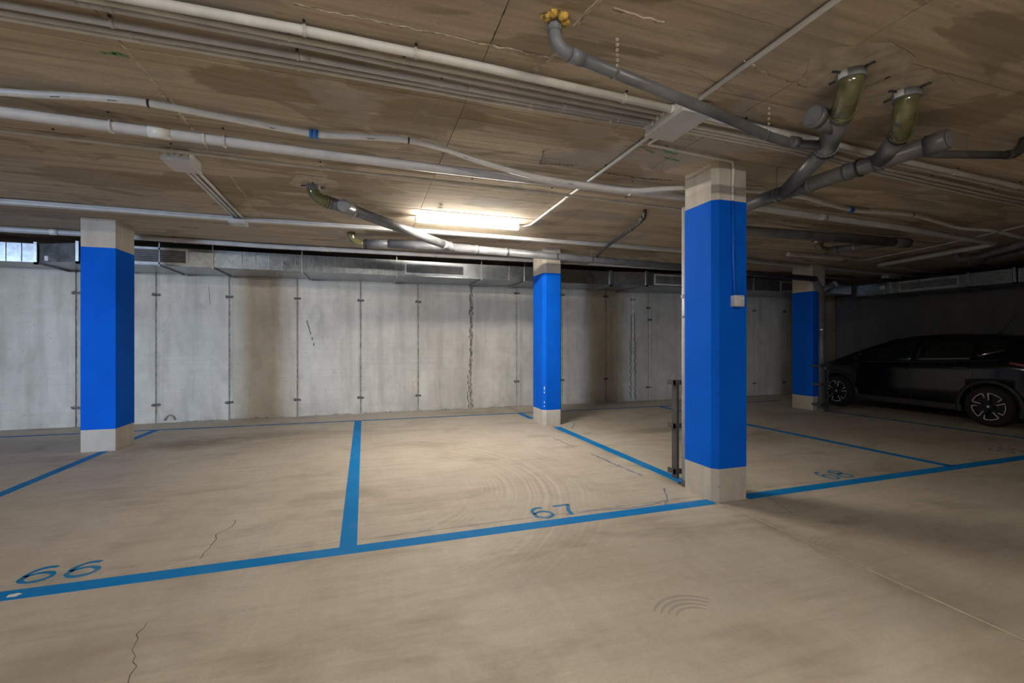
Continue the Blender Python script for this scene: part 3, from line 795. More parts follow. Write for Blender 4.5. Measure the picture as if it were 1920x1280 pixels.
for k in range(4):
    MB().tube([(-1.47 + 0.043 * k, 4.185, H - 0.045), (-1.47 + 0.043 * k, 4.202, H - 0.045)], 0.016, 10).obj('gland', 'boxside', jb)
for k, x in enumerate((-1.475, -1.435, -1.385)):
    pipe('conduit', 'short grey conduit between the two small boxes, ' + ('nearest the column by the grille', 'between its two twins', 'nearest the slanting grey drain')[k], 'conduit', [(x, 4.46, H - 0.02), (x - 0.01, 6.22, H - 0.02)], 0.014, 'pvcg', (), (), 'short conduits between the two boxes', 10)
jbox('flat white box on the cable trunking where the short conduits end', -1.53, -1.36, 6.17, 6.34, 0.10, top=H - 0.0525)
jbox('small white box far along the ceiling beside the black car', 11.2, 11.6, 7.10, 7.25, 0.08)
jbox('tiny white box beside the far dark drain pipes', 9.2, 9.42, 4.62, 4.72, 0.07)

# ------------------------------------------------------------------ tube lamps
def lamp(label, x0, x1, y, lit):
    t = thing('tube_lamp', label, 'lamp', ((x0 + x1) / 2, y, H - 0.085))
    MB().box(x0, x1, y - 0.028, y + 0.028, H - 0.030, HT).obj('housing', 'boxside', t, bevel=0.004)
    prof = [(-0.032, 0.0), (-0.036, -0.014), (-0.030, -0.032), (-0.015, -0.040), (0.015, -0.040), (0.030, -0.032), (0.036, -0.014), (0.032, 0.0)]
    n = len(prof)
    vs = [(x, y + a, H - 0.030 + b) for x in (x0 + 0.012, x1 - 0.012) for a, b in prof]
    MB().add(vs, [(i, (i + 1) % n, n + (i + 1) % n, n + i) for i in range(n)] + [tuple(range(n))[::-1], tuple(range(n, 2 * n))]).obj('diffuser', 'lamp_on' if lit else 'lamp_off', t)
    for a in (x0, x1 - 0.014):
        vs = [(x, y + p * 1.06, H - 0.029 + q * 1.05) for x in (a, a + 0.014) for p, q in prof]
        MB().add(vs, [(i, (i + 1) % n, n + (i + 1) % n, n + i) for i in range(n)] + [tuple(range(n))[::-1], tuple(range(n, 2 * n))]).obj('end_cap', 'boxside', t)
    return t
lamp('lit white tube lamp on the ceiling over the number 67 bay', 0.58, 1.90, 5.56, True)
lamp('lit tube lamp over the open driving lane between the bays', 0.0, 1.32, -1.3, True)
lamp('lit tube lamp over the driving lane near the vehicle entrance', -6.0, -4.68, -1.3, True)
lamp('unlit tube lamp over the bay near the vehicle entrance', -5.42, -4.10, 5.56, False)
lamp('unlit white tube lamp on the dark ceiling in front of the blue column with downpipe', 6.80, 8.05, 5.86, False)
cp = fillet([(8.05, 5.88, tz), (8.70, 5.95, tz), (8.45, 4.6, tz), (8.02, 3.35, tz)], 0.12)
pipe('conduit', 'thin conduit running from the unlit tube lamp across the dark ceiling', 'conduit', cp, 0.011, 'pvcg', (), (), None, 8)

# ------------------------------------------------------------------ drains
def elbow_path(a, corner, b, n=10):
    a, c, b = Vector(a), Vector(corner), Vector(b)
    return [a * (1 - u) ** 2 + c * 2 * u * (1 - u) + b * u * u for u in [k / n for k in range(n + 1)]]
def socket(t, p, d, r, L=0.05, mat='drain'):
    p, d = Vector(p), Vector(d).normalized()
    MB().tube([p - d * L / 2, p + d * L / 2], r * 1.12, 16).obj('socket', mat, t)
def hanger(t, p, d, r, name='hanger_strap'):
    p, d = Vector(p), Vector(d).normalized()
    MB().ring(p, d, r, r + 0.004, 0.016, 16).obj('pipe_clamp', 'zinc', t)
    MB().tube([(p.x, p.y, p.z + r), (p.x, p.y, HT)], 0.004, 6).obj('threaded_rod', 'zinc', t)
def collar(t, p, r):
    p = Vector(p)
    MB().ring((p.x, p.y, H - 0.022), (0, 0, 1), r * 0.98, r * 1.16, 0.05, 20).obj('fire_collar', 'draincap', t)
    vs = MB()
    n = 6
    for k in range(n):
        a0 = math.radians(160 + k * 7); a1 = math.radians(160 + (k + 1) * 7); R = r * 1.18
        vs.add([(p.x + R * math.cos(a0), p.y + R * math.sin(a0), H - 0.042), (p.x + R * math.cos(a1), p.y + R * math.sin(a1), H - 0.042),
                (p.x + R * math.cos(a1), p.y + R * math.sin(a1), H - 0.004), (p.x + R * math.cos(a0), p.y + R * math.sin(a0), H - 0.004)], [(0, 1, 2, 3)])
    vs.obj('collar_label', 'label', t)
    for a in (20, 95, 170, 275):
        c, s_ = math.cos(math.radians(a)), math.sin(math.radians(a))
        MB().tube([(p.x + c * r * 1.12, p.y + s_ * r * 1.12, H - 0.006), (p.x + c * (r * 1.12 + 0.05), p.y + s_ * (r * 1.12 + 0.05), H - 0.006)], 0.008, 6).obj('collar_lug', 'guard', t)

# main soil pipe with two clear elbows
mr = 0.058
d1 = thing('drain_pipe', 'large dark grey drain with two olive clear elbows beside the blue column', 'drain pipe', (3.5, 2.4, 2.6))
A, Bp = Vector((3.58, 1.93, 2.655)), Vector((3.30, 3.78, 2.60))
d = (Bp - A).normalized()
MB().tube([A, Bp], mr, 18).obj('main_pipe', 'drain', d1)
MB().tube([A - d * 0.012, A + d * 0.10], mr * 1.13, 18).obj('cleanout', 'drain', d1)
MB().tube([A - d * 0.020, A - d * 0.012], mr * 0.88, 18).obj('cleanout_cap', 'draincap', d1)
def on_main(Y): return A + d * ((Y - A.y) / d.y)
for Y in (2.30, 2.50, 2.78):
    socket(d1, on_main(Y), d, mr, 0.035)
MB().ring(on_main(2.42), d, mr, mr * 1.14, 0.012, 18).obj('seal_ring', 'rubber', d1)
hanger(d1, on_main(3.05), d, mr); 
# second elbow: from the ceiling by (3.10,1.87) into the main run
p0 = Vector((3.12, 1.88, H)); pe = on_main(2.12) + Vector((0, 0, 0.0))
el = [Vector((3.12, 1.88, HT)), Vector((3.12, 1.88, H - 0.05))] + elbow_path((3.12, 1.88, H - 0.05), (3.13, 1.90, 2.71), (3.30, 2.02, 2.685), 8)
MB().tube(el, 0.062, 18).obj('clear_elbow', 'resin', d1)
MB().tube([(3.30, 2.02, 2.685), on_main(2.30)], 0.057, 18).obj('branch_pipe', 'drain', d1)
dd = (on_main(2.30) - Vector((3.30, 2.02, 2.685))).normalized()
for k, (r_, m_) in enumerate(((0.068, 'resin'), (0.064, 'rubber'), (0.067, 'drain'))):
    MB().ring(Vector((3.285, 2.01, 2.688)) + dd * (0.020 * k), dd, 0.056, r_, 0.014, 18).obj('seal_ring', m_, d1)
collar(d1, (3.12, 1.88), 0.062)
# first elbow with a tee and capped cleanout
el = [Vector((2.60, 1.84, HT)), Vector((2.60, 1.84, H - 0.05))] + elbow_path((2.60, 1.84, H - 0.05), (2.60, 1.86, 2.74), (2.72, 1.98, 2.715), 8)
MB().tube(el, 0.062, 18).obj('clear_elbow', 'resin', d1)
tee0, tee1 = Vector((2.72, 1.98, 2.715)), Vector((2.98, 2.28, 2.655))
dd = (tee1 - tee0).normalized()
MB().tube([tee0, tee1], 0.064, 18).obj('tee', 'drain', d1)
MB().tube([tee1, on_main(2.98)], 0.058, 18).obj('branch_pipe', 'drain', d1)
for k, m_ in enumerate(('resin', 'drain')):
    MB().ring(tee0 + dd * (-0.01 + 0.022 * k), dd, 0.06, 0.070, 0.016, 18).obj('seal_ring', m_, d1)
for k, m_ in enumerate(('drain', 'rubber', 'drain')):
    MB().ring(tee1 + dd * (-0.02 + 0.02 * k), dd, 0.058, 0.070, 0.014, 18).obj('seal_ring', m_, d1)
cdir = Vector((-0.80, -0.05, 0.10)).normalized()
c0 = tee0 + dd * 0.13; c1 = c0 + cdir * 0.20
MB().tube([c0, c1], 0.060, 18).obj('cleanout', 'drain', d1)
MB().tube([c1 - cdir * 0.04, c1 + cdir * 0.012], 0.066, 20).obj('cleanout_collar', 'drain', d1)
MB().tube([c1 + cdir * 0.012, c1 + cdir * 0.018], 0.055, 20).obj('cleanout_cap', 'draincap', d1)
hanger(d1, tee1 - dd * 0.02, dd, 0.066)
collar(d1, (2.60, 1.84), 0.062)
MB().tube([on_main(2.14) + Vector((-0.09, 0.0, 0.03)), (on_main(2.14) + Vector((-0.10, 0.0, 0))).xy.to_3d() + Vector((0, 0, HT))], 0.003, 6).obj('threaded_rod', 'zinc', d1)

# long thinner drain from the foam patch
d2 = thing('drain_pipe', 'slim dark grey drain slanting from a yellow foam patch under the ceiling', 'drain pipe', (1.8, 2.15, 2.7))
MB().tube([(0.85, 1.97, HT), (0.85, 1.97, H - 0.06)], 0.034, 14).obj('socket', 'draincap', d2)
el = [Vector((0.85, 1.97, H - 0.03))] + elbow_path((0.85, 1.97, H - 0.06), (0.85, 1.965, 2.725), (0.935, 1.975, 2.715), 8)
MB().tube(el, 0.031, 14).obj('elbow', 'draincap', d2)
dp = [Vector((0.93, 1.975, 2.716)), Vector((1.9, 2.15, 2.685)), Vector((2.5, 2.27, 2.662)), Vector((2.72, 2.285, 2.655)), Vector((2.93, 2.235, 2.655))]
MB().tube([dp[0], dp[0].lerp(dp[1], 0.075)], 0.035, 14).obj('socket', 'draincap', d2)
MB().tube(dp, 0.030, 14).obj('main_pipe', 'drain', d2)
MB().tube([dp[2] + Vector((0.16, 0, 0)), dp[2] + Vector((0.22, 0.0, 0))], 0.034, 14).obj('socket', 'drain', d2)
random.seed(12)
fm = MB()
for k in range(44):
    a = random.uniform(-0.9, PI * 1.0); rr = random.uniform(0.030, 0.062); c = Vector((0.85 + rr * math.cos(a), 1.97 - rr * math.sin(a), H - random.uniform(0.0, 0.02))); s_ = random.uniform(0.008, 0.018)
    n = 6
    fm.tube([c + Vector((0, 0, s_)), c + Vector((0, 0, s_ * .4)), c - Vector((0, 0, s_ * .3)), c - Vector((0, 0, s_))], [s_ * .4, s_, s_ * .9, s_ * .3], 7)
fm.obj('foam_collar', 'foam', d2)
for X in (1.20, 2.42):
    q, dv = along(dp, X)
    MB().ring(q, dv, 0.030, 0.0335, 0.014, 14).obj('perforated_strap', 'zinc', d2)
    lk = MB()
    top = Vector((q.x - 0.01, q.y - 0.045, HT)); bot = q + Vector((0, -0.03, 0.005))
    for k in range(6):
        c = top.lerp(bot, (k + 0.5) / 6)
        lk.ring(c, (0.3, 1, 0.2), 0.0035, 0.008, 0.003, 8)
    lk.obj('perforated_strap', 'mortar', d2)

# drain over the far bays with clear elbow, capped tee and long run along the bays
d3 = thing('drain_pipe', 'grey drain with capped tee slanting past the lit lamp to the middle column', 'drain pipe', (1.0, 6.0, 2.65))
el = [Vector((-0.47, 4.78, HT)), Vector((-0.47, 4.78, H - 0.04))] + elbow_path((-0.47, 4.78, H - 0.04), (-0.465, 4.78, 2.735), (-0.34, 4.83, 2.725), 8)
MB().tube(el, 0.055, 16).obj('clear_elbow', 'resin', d3)
collar(d3, (-0.47, 4.78), 0.056)
a0, a1 = Vector((-0.36, 4.82, 2.727)), Vector((-0.10, 4.97, 2.70))
dv = (a1 - a0).normalized()
MB().tube([a0, a1], 0.060, 16).obj('tee', 'drain', d3)
for k in range(2): MB().ring(a0 + dv * 0.03 * k, dv, 0.056, 0.066, 0.014, 16).obj('seal_ring', 'resin', d3)
cdir = Vector((0.10, -0.9, -0.10)).normalized()
c0 = a0.lerp(a1, 0.6); c1 = c0 + cdir * 0.10
MB().tube([c0, c1], 0.056, 16).obj('cleanout', 'draincap', d3)
MB().tube([c1, c1 + cdir * 0.012], 0.062, 18).obj('cleanout_collar', 'draincap', d3)
MB().tube([c1 + cdir * 0.012, c1 + cdir * 0.017], 0.052, 18).obj('cleanout_cap', 'draincap', d3)
b1 = Vector((1.0, 6.10, 2.66))
MB().tube([a1, b1], 0.055, 16).obj('slant_pipe', 'drain', d3)
MB().ring(a1, dv, 0.055, 0.064, 0.02, 16).obj('pipe_clamp', 'zinc', d3)
b2 = Vector((1.16, 6.24, 2.65)); b3 = Vector((8.3, 6.56, 2.56))
MB().tube([b1] + elbow_path(b1, b1 + (b2 - b1) * 0.6, b2, 5), 0.058, 16).obj('elbow', 'drain', d3)
MB().tube([b2, b3], 0.055, 16).obj('main_pipe', 'drain', d3)
MB().ring((1.12, 6.20, 2.655), (1, 0.4, 0), 0.058, 0.066, 0.016, 16).obj('pipe_clamp', 'zinc', d3)
for X in (1.5, 1.95, 3.35, 4.5):
    f_ = (X - b2.x) / (b3.x - b2.x); q = b2.lerp(b3, f_)
    (socket if X in (1.5, 1.95) else hanger)(d3, q, b3 - b2, 0.055)
hanger(d3, b2.lerp(b3, (2.75 - b2.x) / (b3.x - b2.x)), b3 - b2, 0.055)
d3b = thing('drain_pipe', 'dark drain stub with clear elbow hidden behind the slanting grey drain', 'drain pipe', (0.3, 6.7, 2.72))
el = [Vector((-0.17, 6.68, HT)), Vector((-0.17, 6.68, H - 0.03))] + elbow_path((-0.17, 6.68, H - 0.03), (-0.17, 6.70, 2.73), (0.0, 6.73, 2.725), 8)
MB().tube(el, 0.055, 16).obj('clear_elbow', 'resin', d3b)
MB().tube([(0.0, 6.73, 2.725), (0.35, 6.62, 2.725)], 0.058, 16).obj('pipe', 'drain', d3b)
MB().tube([(0.33, 6.62, 2.725), (1.45, 6.43, 2.69)], 0.063, 16).obj('wide_pipe', 'drain', d3b)
MB().ring((0.02, 6.727, 2.725), (1, -.2, 0), 0.056, 0.068, 0.03, 16).obj('seal_ring', 'rubber', d3b)

d4 = thing('drain_pipe', 'thin black pipe dropping diagonally from the ceiling to the long grey drain', 'drain pipe', (3.2, 5.5, 2.75))
dp = fillet([(3.06, 4.49, HT), (3.06, 4.49, 2.785), (3.10, 4.68, 2.75), (3.42, 6.10, 2.735), (3.43, 6.32, 2.66)], 0.05)
MB().tube(dp, 0.022, 12).obj('pipe', 'guard', d4)
MB().tube([(3.063, 4.51, 2.782), (3.09, 4.64, 2.755)], 0.028, 12).obj('elbow', 'guard', d4)
MB().ring((3.16, 4.92, 2.747), (0.2, 1, 0), 0.022, 0.028, 0.016, 12).obj('pipe_clamp', 'zinc', d4)

d5 = thing('drain_pipe', 'large dusty grey drain beyond the blue column with a side branch', 'drain pipe', (5.5, 4.3, 2.7))
MB().tube([(3.75, 4.40, 2.69), (7.05, 4.28, 2.705)], 0.060, 16).obj('main_pipe', 'drain', d5)
MB().tube([(6.85, 4.287, 2.704), (7.12, 4.277, 2.706)], 0.068, 16).obj('socket', 'drain', d5)
el = [Vector((6.45, 5.04, HT)), Vector((6.45, 5.04, H - 0.06))] + elbow_path((6.45, 5.04, H - 0.06), (6.45, 5.04, 2.70), (6.60, 4.98, 2.70), 8)
MB().tube(el, 0.055, 16).obj('clear_elbow', 'resin', d5)
collar(d5, (6.45, 5.04), 0.056)
MB().tube([(6.58, 4.99, 2.70), (6.86, 4.30, 2.704)], 0.055, 16).obj('branch_pipe', 'drain', d5)
socket(d5, (6.62, 4.90, 2.70), (0.28, -0.69, 0), 0.055)
hanger(d5, (6.70, 4.70, 2.70), (0.28, -0.69, 0), 0.055); hanger(d5, (5.75, 4.327, 2.70), (1, -0.036, 0), 0.060); hanger(d5, (4.25, 4.38, 2.70), (1, -.036, 0), 0.06)

d6 = thing('drain_pipe', 'pair of black drain pipes joined at the far dark ceiling above the car', 'drain pipe', (9.4, 4.5, 2.7))
MB().tube([(9.25, 4.85, 2.70), (9.35, 4.60, 2.70), (8.3, 3.3, 2.72)], 0.05, 14).obj('main_pipe', 'drain', d6)
MB().tube([(9.9, 4.95, 2.70), (9.55, 4.35, 2.70), (9.0, 3.3, 2.71)], 0.06, 14).obj('branch_pipe', 'drain', d6)
MB().tube([(9.25, 4.85, 2.70), (9.25, 4.85, HT)], 0.055, 14).obj('riser', 'drain', d6)
MB().tube([(9.35, 4.70, 2.70), (9.62, 4.72, 2.70)], 0.07, 14).obj('tee', 'drain', d6)
MB().tube([(9.9, 4.95, 2.70), (9.93, 4.99, 2.70)], 0.066, 14).obj('cleanout_cap', 'draincap', d6)

d7 = thing('drain_pipe', 'slim dark pipe leaving the large drain towards a ceiling elbow', 'drain pipe', (4.2, 2.15, 2.72))
dp = [Vector((3.60, 2.20, 2.69)), Vector((3.97, 2.20, 2.715)), Vector((4.55, 2.065, 2.73))]
MB().tube(dp, 0.028, 12).obj('pipe', 'drain', d7)
MB().tube(elbow_path((4.52, 2.07, 2.73), (4.64, 2.045, 2.735), (4.66, 2.03, HT), 8), 0.034, 12).obj('elbow', 'guard', d7)
MB().tube([(4.20, 2.146, 2.75), (4.17, 2.12, HT)], 0.002, 5).obj('wire_hanger', 'zinc', d7)

# downpipes with steel guards
def downpipe(label, x, y, ztop, r, guard_dx, guard_dy):
    t = thing('downpipe', label, 'downpipe', (x, y, 0))
    MB().tube([(x, y, 0.0), (x, y, ztop)], r, 18).obj('pipe', 'pvcp' if guard_dx else 'drain', t)
    for z in (0.03, 1.58):
        MB().ring((x, y, z), (0, 0, 1), r, r + 0.006, 0.02 if z > 1 else 0.06, 18).obj('pipe_clamp', 'zinc' if z > 1 else 'drain', t)
    return t
dpN = downpipe('grey downpipe hidden behind the blue column with a switch box', 2.875, 3.54, 2.60, 0.05, -1, 0)
MB().ring((2.875, 3.54, 1.77), (0, 0, 1), 0.05, 0.058, 0.03, 18).obj('pipe_clamp', 'zinc', dpN)
gd = thing('pipe_guard', 'anthracite steel guard bar with three brackets behind the blue column', 'guard', (2.82, 3.64, 0))
MB().box(2.815, 2.842, 3.615, 3.69, 0.05, 0.985).obj('bar', 'guard', gd, bevel=0.002)
for z in (0.10, 0.53, 0.94):
    MB().box(2.775, 2.87, 3.60, 3.615, z, z + 0.045).obj('bracket', 'guard', gd)
    MB().box(2.775, 2.79, 3.60, 3.70, z, z + 0.045).obj('bracket', 'guard', gd)
dpR = downpipe('grey downpipe with cleanout standing before the dark blue column', 8.50, 6.58, 2.36, 0.058, 0, -1)
MB().tube(elbow_path((8.30, 6.60, 2.57), (8.33, 6.59, 2.55), (8.50, 6.58, 2.30), 8), 0.056, 16).obj('elbow', 'drain', dpR)
MB().tube([(8.50, 6.58, 2.34), (8.68, 6.45, 2.46)], 0.06, 16).obj('cleanout', 'drain', dpR)
MB().tube([(8.66, 6.465, 2.445), (8.70, 6.435, 2.472)], 0.068, 16).obj('cleanout_cap', 'draincap', dpR)
gr = thing('pipe_guard', 'dark steel guard frame with three hoops around the grey downpipe', 'guard', (8.50, 6.56, 0))
for x in (8.425, 8.575):
    MB().box(x - 0.006, x + 0.006, 6.50, 6.545, 0.05, 0.93).obj('bar', 'guard', gr)
for z in (0.11, 0.50, 0.86):
    mb = MB()
    mb.box(8.36, 8.64, 6.497, 6.507, z, z + 0.04); mb.box(8.36, 8.37, 6.507, 6.68, z, z + 0.04); mb.box(8.63, 8.64, 6.507, 6.68, z, z + 0.04)
    mb.obj('hoop', 'guard', gr)

# ------------------------------------------------------------------ air ducts
dz0, dz1 = 2.472, 2.735
duct = thing('air_duct', 'long galvanized air duct with grilles hung along the back wall', 'duct', (1.0, 8.4, dz0))
def section(x0, x1, yf0, yf1, z0=dz0, z1=dz1, ribs=0, rmat='galv'):
    s = MB().prism([(x0, yf0), (x1, yf1), (x1, YW - 0.02), (x0, YW - 0.02)], z0, z1).obj('duct_section', 'galv', duct)
    if ribs:
        step = (x1 - x0) / ribs
        for k in range(1, ribs):
            x = x0 + k * step; y = yf0 + (yf1 - yf0) * k / ribs
            MB().box(x - 0.006, x + 0.006, y - 0.010, y + 0.002, z0 + 0.002, z1 - 0.002).obj('rib', 'zinc', s)
    return s
def flange(x, yf, w=0.035, z0=dz0, z1=dz1, e=0.03):
    mb = MB()
    mb.box(x - w / 2, x + w / 2, yf - e, yf + 0.01, z0 - e, z1 + e * 0.7); mb.box(x - w / 2, x + w / 2, yf - e, YW - 0.02, z0 - e, z0)
    mb.obj('flange', 'zinc', duct)
def strap(x, yf, z0=dz0):
    mb = MB()
    mb.box(x - 0.008, x + 0.008, yf - 0.014, yf - 0.003, z0 - 0.02, HT)
    mb.obj('hanger_rod', 'zinc', duct)
    MB().box(x - 0.016, x + 0.016, yf - 0.02, YW - 0.05, z0 - 0.024, z0 - 0.003).obj('hanger_bar', 'zinc', duct)
def grille(x0, x1, yf, z0, z1, n=7, mull=(), par=None):
    g = MB()
    b = 0.028
    g.box(x0, x1, yf - 0.014, yf - 0.001, z0, z0 + b); g.box(x0, x1, yf - 0.014, yf - 0.001, z1 - b, z1)
    g.box(x0, x0 + b, yf - 0.014, yf - 0.001, z0 + b, z1 - b); g.box(x1 - b, x1, yf - 0.014, yf - 0.001, z0 + b, z1 - b)
    g = g.obj('grille', 'frame', par or duct)
    MB().box(x0 + b, x1 - b, yf - 0.003, yf - 0.0012, z0 + b, z1 - b).obj('grille_back', 'dark', g)
    hh = (z1 - z0 - 2 * b) / n
    for k in range(n):
        z = z0 + b + hh * (k + 0.15)
        MB().add([(x0 + b, yf - 0.013, z), (x1 - b, yf - 0.013, z), (x1 - b, yf - 0.004, z + hh * 0.62), (x0 + b, yf - 0.004, z + hh * 0.62),
                  (x0 + b, yf - 0.011, z - 0.002), (x1 - b, yf - 0.011, z - 0.002), (x1 - b, yf - 0.002, z + hh * 0.6), (x0 + b, yf - 0.002, z + hh * 0.6)],
                 [(0, 1, 2, 3), (4, 7, 6, 5), (0, 4, 5, 1), (3, 2, 6, 7), (0, 3, 7, 4), (1, 5, 6, 2)]).obj('slat', 'slat', g)
    for x in mull: MB().box(x - 0.006, x + 0.006, yf - 0.0145, yf - 0.002, z0 + b, z1 - b).obj('mullion', 'slat', g)
    return g
yA, yB, yC = 8.22, 7.96, 7.82
section(-8.0, -4.42, yA, yA, ribs=21)
flange(-4.42, yA)
s_ = section(-4.39, -3.84, yA, yB)
MB().box(-4.30, -4.23, 8.158, 8.172, 2.49, 2.56).obj('label', 'label', s_)
flange(-3.82, yB)
section(-3.79, -0.95, yB, yB)
section(-0.94, 0.52, yB, yB, ribs=9)
section(0.53, 2.0, yB, yB)
section(2.01, 4.62, yB, yB, ribs=5)
for x in (-2.33, -2.28, -2.2, -2.12): pass
for k in range(5): MB().box(-1.80 + k * 0.19 - 0.006, -1.80 + k * 0.19 + 0.006, yB - 0.010, yB + 0.002, dz0 + 0.004, dz1 - 0.004).obj('rib', 'zinc', duct)
grille(-3.70, -2.50, yB, 2.485, 2.725, 7, ())
grille(0.66, 1.70, yB, 2.50, 2.70, 6, ())
for x in (-2.86, -2.18, -0.945, 0.525, 2.005, 2.83): strap(x, yB)
flange(4.64, yB, 0.05)
section(4.67, 5.33, yB, yC)
flange(5.36, yC, 0.05)
section(5.39, 11.05, yC, yC, ribs=0)
grille(5.55, 6.9, yC, 2.485, 2.705, 5, (5.97, 6.42))
grille(8.85, 9.95, yC, 2.47, 2.70, 5)
for x in (8.1, 10.35): strap(x, yC)

xd = 11.15; rz0, rz1 = 2.415, 2.665
dr = thing('air_duct', 'dark galvanized air duct with a grille along the grey wall above the car', 'duct', (11.6, 5.5, rz0))
MB().box(xd, XR - 0.02, 1.0, 4.95, rz0, rz1).obj('duct_section', 'galv', dr)
MB().prism([(xd - 0.03, 5.02), (xd - 0.03, 5.62), (XR - 0.02, 5.62), (XR - 0.02, 5.02)], rz0, rz1).obj('duct_section', 'galv', dr)
MB().prism([(xd - 0.037, 5.04), (xd - 0.037, 5.60), (xd - 0.03, 5.60), (xd - 0.03, 5.04)], rz0 + 0.165, rz0 + 0.18).obj('rib', 'zinc', dr)
MB().box(xd, XR - 0.02, 5.66, 7.79, rz0, rz1).obj('duct_section', 'galv', dr)
for y in (4.985, 5.64, 7.05):
    mb = MB(); mb.box(xd - 0.05, xd + 0.01, y - 0.018, y + 0.018, rz0 - 0.03, rz1 + 0.02); mb.box(xd - 0.05, XR - 0.02, y - 0.018, y + 0.018, rz0 - 0.03, rz0)
    mb.obj('flange', 'zinc', dr)
MB().box(xd - 0.012, xd - 0.001, 7.14, 7.24, rz0 + 0.11, rz0 + 0.19).obj('label', 'label', dr)
g = MB(); y0, y1, z0, z1, b = 5.80, 6.86, rz0 + 0.02, rz1 - 0.015, 0.03
g.box(xd - 0.014, xd - 0.001, y0, y1, z0, z0 + b); g.box(xd - 0.014, xd - 0.001, y0, y1, z1 - b, z1); g.box(xd - 0.014, xd - 0.001, y0, y0 + b, z0 + b, z1 - b); g.box(xd - 0.014, xd - 0.001, y1 - b, y1, z0 + b, z1 - b)
g = g.obj('grille', 'slat', dr)
MB().box(xd - 0.003, xd - 0.0012, y0 + b, y1 - b, z0 + b, z1 - b).obj('grille_back', 'dark', g)
for k in range(5):
    hh = (z1 - z0 - 2 * b) / 5; z = z0 + b + hh * (k + 0.2)
    MB().box(xd - 0.012, xd - 0.003, y0 + b, y1 - b, z, z + hh * 0.45).obj('slat', 'slat', g)

# ------------------------------------------------------------------ black hatchback
XC, YN = 10.28, 7.72      # centre line, nose
car = thing('car', 'black hatchback parked nose to the back wall behind the dark blue column', 'car', (XC, 5.75, 0))
LEN = 3.97
def tab(pairs, n=400, sm=9):
    s = np.linspace(0, LEN, n); v = np.interp(s, [p[0] for p in pairs], [p[1] for p in pairs])
    k = np.ones(sm) / sm; vp = np.pad(v, sm // 2, mode='edge')
    v = np.convolve(vp, k, 'valid')
    return lambda q: float(np.interp(q, s, v))
zt = tab([(0, .60), (.06, .74), (.16, .83), (.35, .90), (.6, .97), (.80, 1.05), (1.04, 1.16), (1.27, 1.255), (1.48, 1.335), (1.68, 1.405), (1.99, 1.468), (2.34, 1.49), (2.9, 1.48), (3.3, 1.45), (3.55, 1.42), (3.66, 1.36), (3.78, 1.14), (3.88, .95), (3.97, .72)])
zbelt = tab([(0, .56), (.08, .68), (.2, .76), (.5, .86), (.8, .91), (1.2, .935), (2.0, .965), (2.8, 1.01), (3.4, 1.06), (3.7, 1.02), (3.88, .88), (3.97, .66)])
wid = tab([(0, .60), (.06, .70), (.18, .79), (.4, .84), (.7, .86), (1.2, .865), (2.9, .865), (3.3, .86), (3.6, .84), (3.8, .80), (3.92, .75), (3.97, .70)])
wrf = tab([(0, .50), (.2, .66), (.6, .72), (.9, .70), (1.2, .64), (1.6, .57), (2.0, .55), (3.0, .54), (3.5, .52), (3.7, .56), (3.97, .56)])
zbt = tab([(0, .30), (.1, .20), (.4, .17), (3.5, .18), (3.85, .26), (3.97, .36)])
def ring2(s):
    w, b, t, r, z0 = wid(s), zbelt(s), zt(s), wrf(s), zbt(s)
    t = max(t, b + 0.02); g = t - b
    return [(0, z0), (w * .80, z0), (w * .95, z0 + .07), (w * .985, z0 + .16 * (b - z0) / .7), (w * 1.0, z0 + .45 * (b - z0)), (w * .975, z0 + .68 * (b - z0)), (w * .985, z0 + .84 * (b - z0)), (w * .955, b),
            (w * .93 + (r - w * .93) * .10, b + g * .08), (w * .93 + (r - w * .93) * .42, b + g * .42), (w * .93 + (r - w * .93) * .74, b + g * .74), (r * 1.005, b + g * .90), (r * .93, b + g * .965), (r * .6, b + g * .995), (0, b + g)]
NS = 72
mb = MB(); rings = []
for i in range(NS + 1):
    s = LEN * (0.5 - 0.5 * math.cos(PI * i / NS)) * 0.35 + LEN * i / NS * 0.65
    q = ring2(s); full = [(XC - x, YN - s, z) for x, z in q] + [(XC + x, YN - s, z) for x, z in q[-2:0:-1]]
    rings.append(full)
n = len(rings[0])
vs = [p for r_ in rings for p in r_]
fs = [(i * n + j, i * n + (j + 1) % n, (i + 1) * n + (j + 1) % n, (i + 1) * n + j) for i in range(NS) for j in range(n)]
fs += [tuple(range(n))[::-1], tuple(NS * n + j for j in range(n))]
body = mb.add(vs, fs, True).obj('body', 'carpaint', car)
fix_normals(body)
WF, WR, RT = 6.97, 4.53, 0.318
cut = []
for y in (WF, WR):
    c = MB().tube([(XC - 1.2, y, RT), (XC + 1.2, y, RT)], 0.365, 40).obj('arch_cutter', None)
    fix_normals(c); cut.append(c)
for c in cut:
    m = body.modifiers.new('arch', 'BOOLEAN'); m.operation = 'DIFFERENCE'; m.solver = 'EXACT'; m.object = c
bpy.context.view_layer.update()
dg = bpy.context.evaluated_depsgraph_get()
me2 = bpy.data.meshes.new_from_object(body.evaluated_get(dg))
body.modifiers.clear(); body.data = me2
for c in cut: bpy.data.objects.remove(c, do_unlink=True)
def side_x(s, z):
    q = ring2(s)[3:14]
    zs = [p[1] for p in q]; xs_ = [p[0] for p in q]
    return float(np.interp(z, zs, xs_))
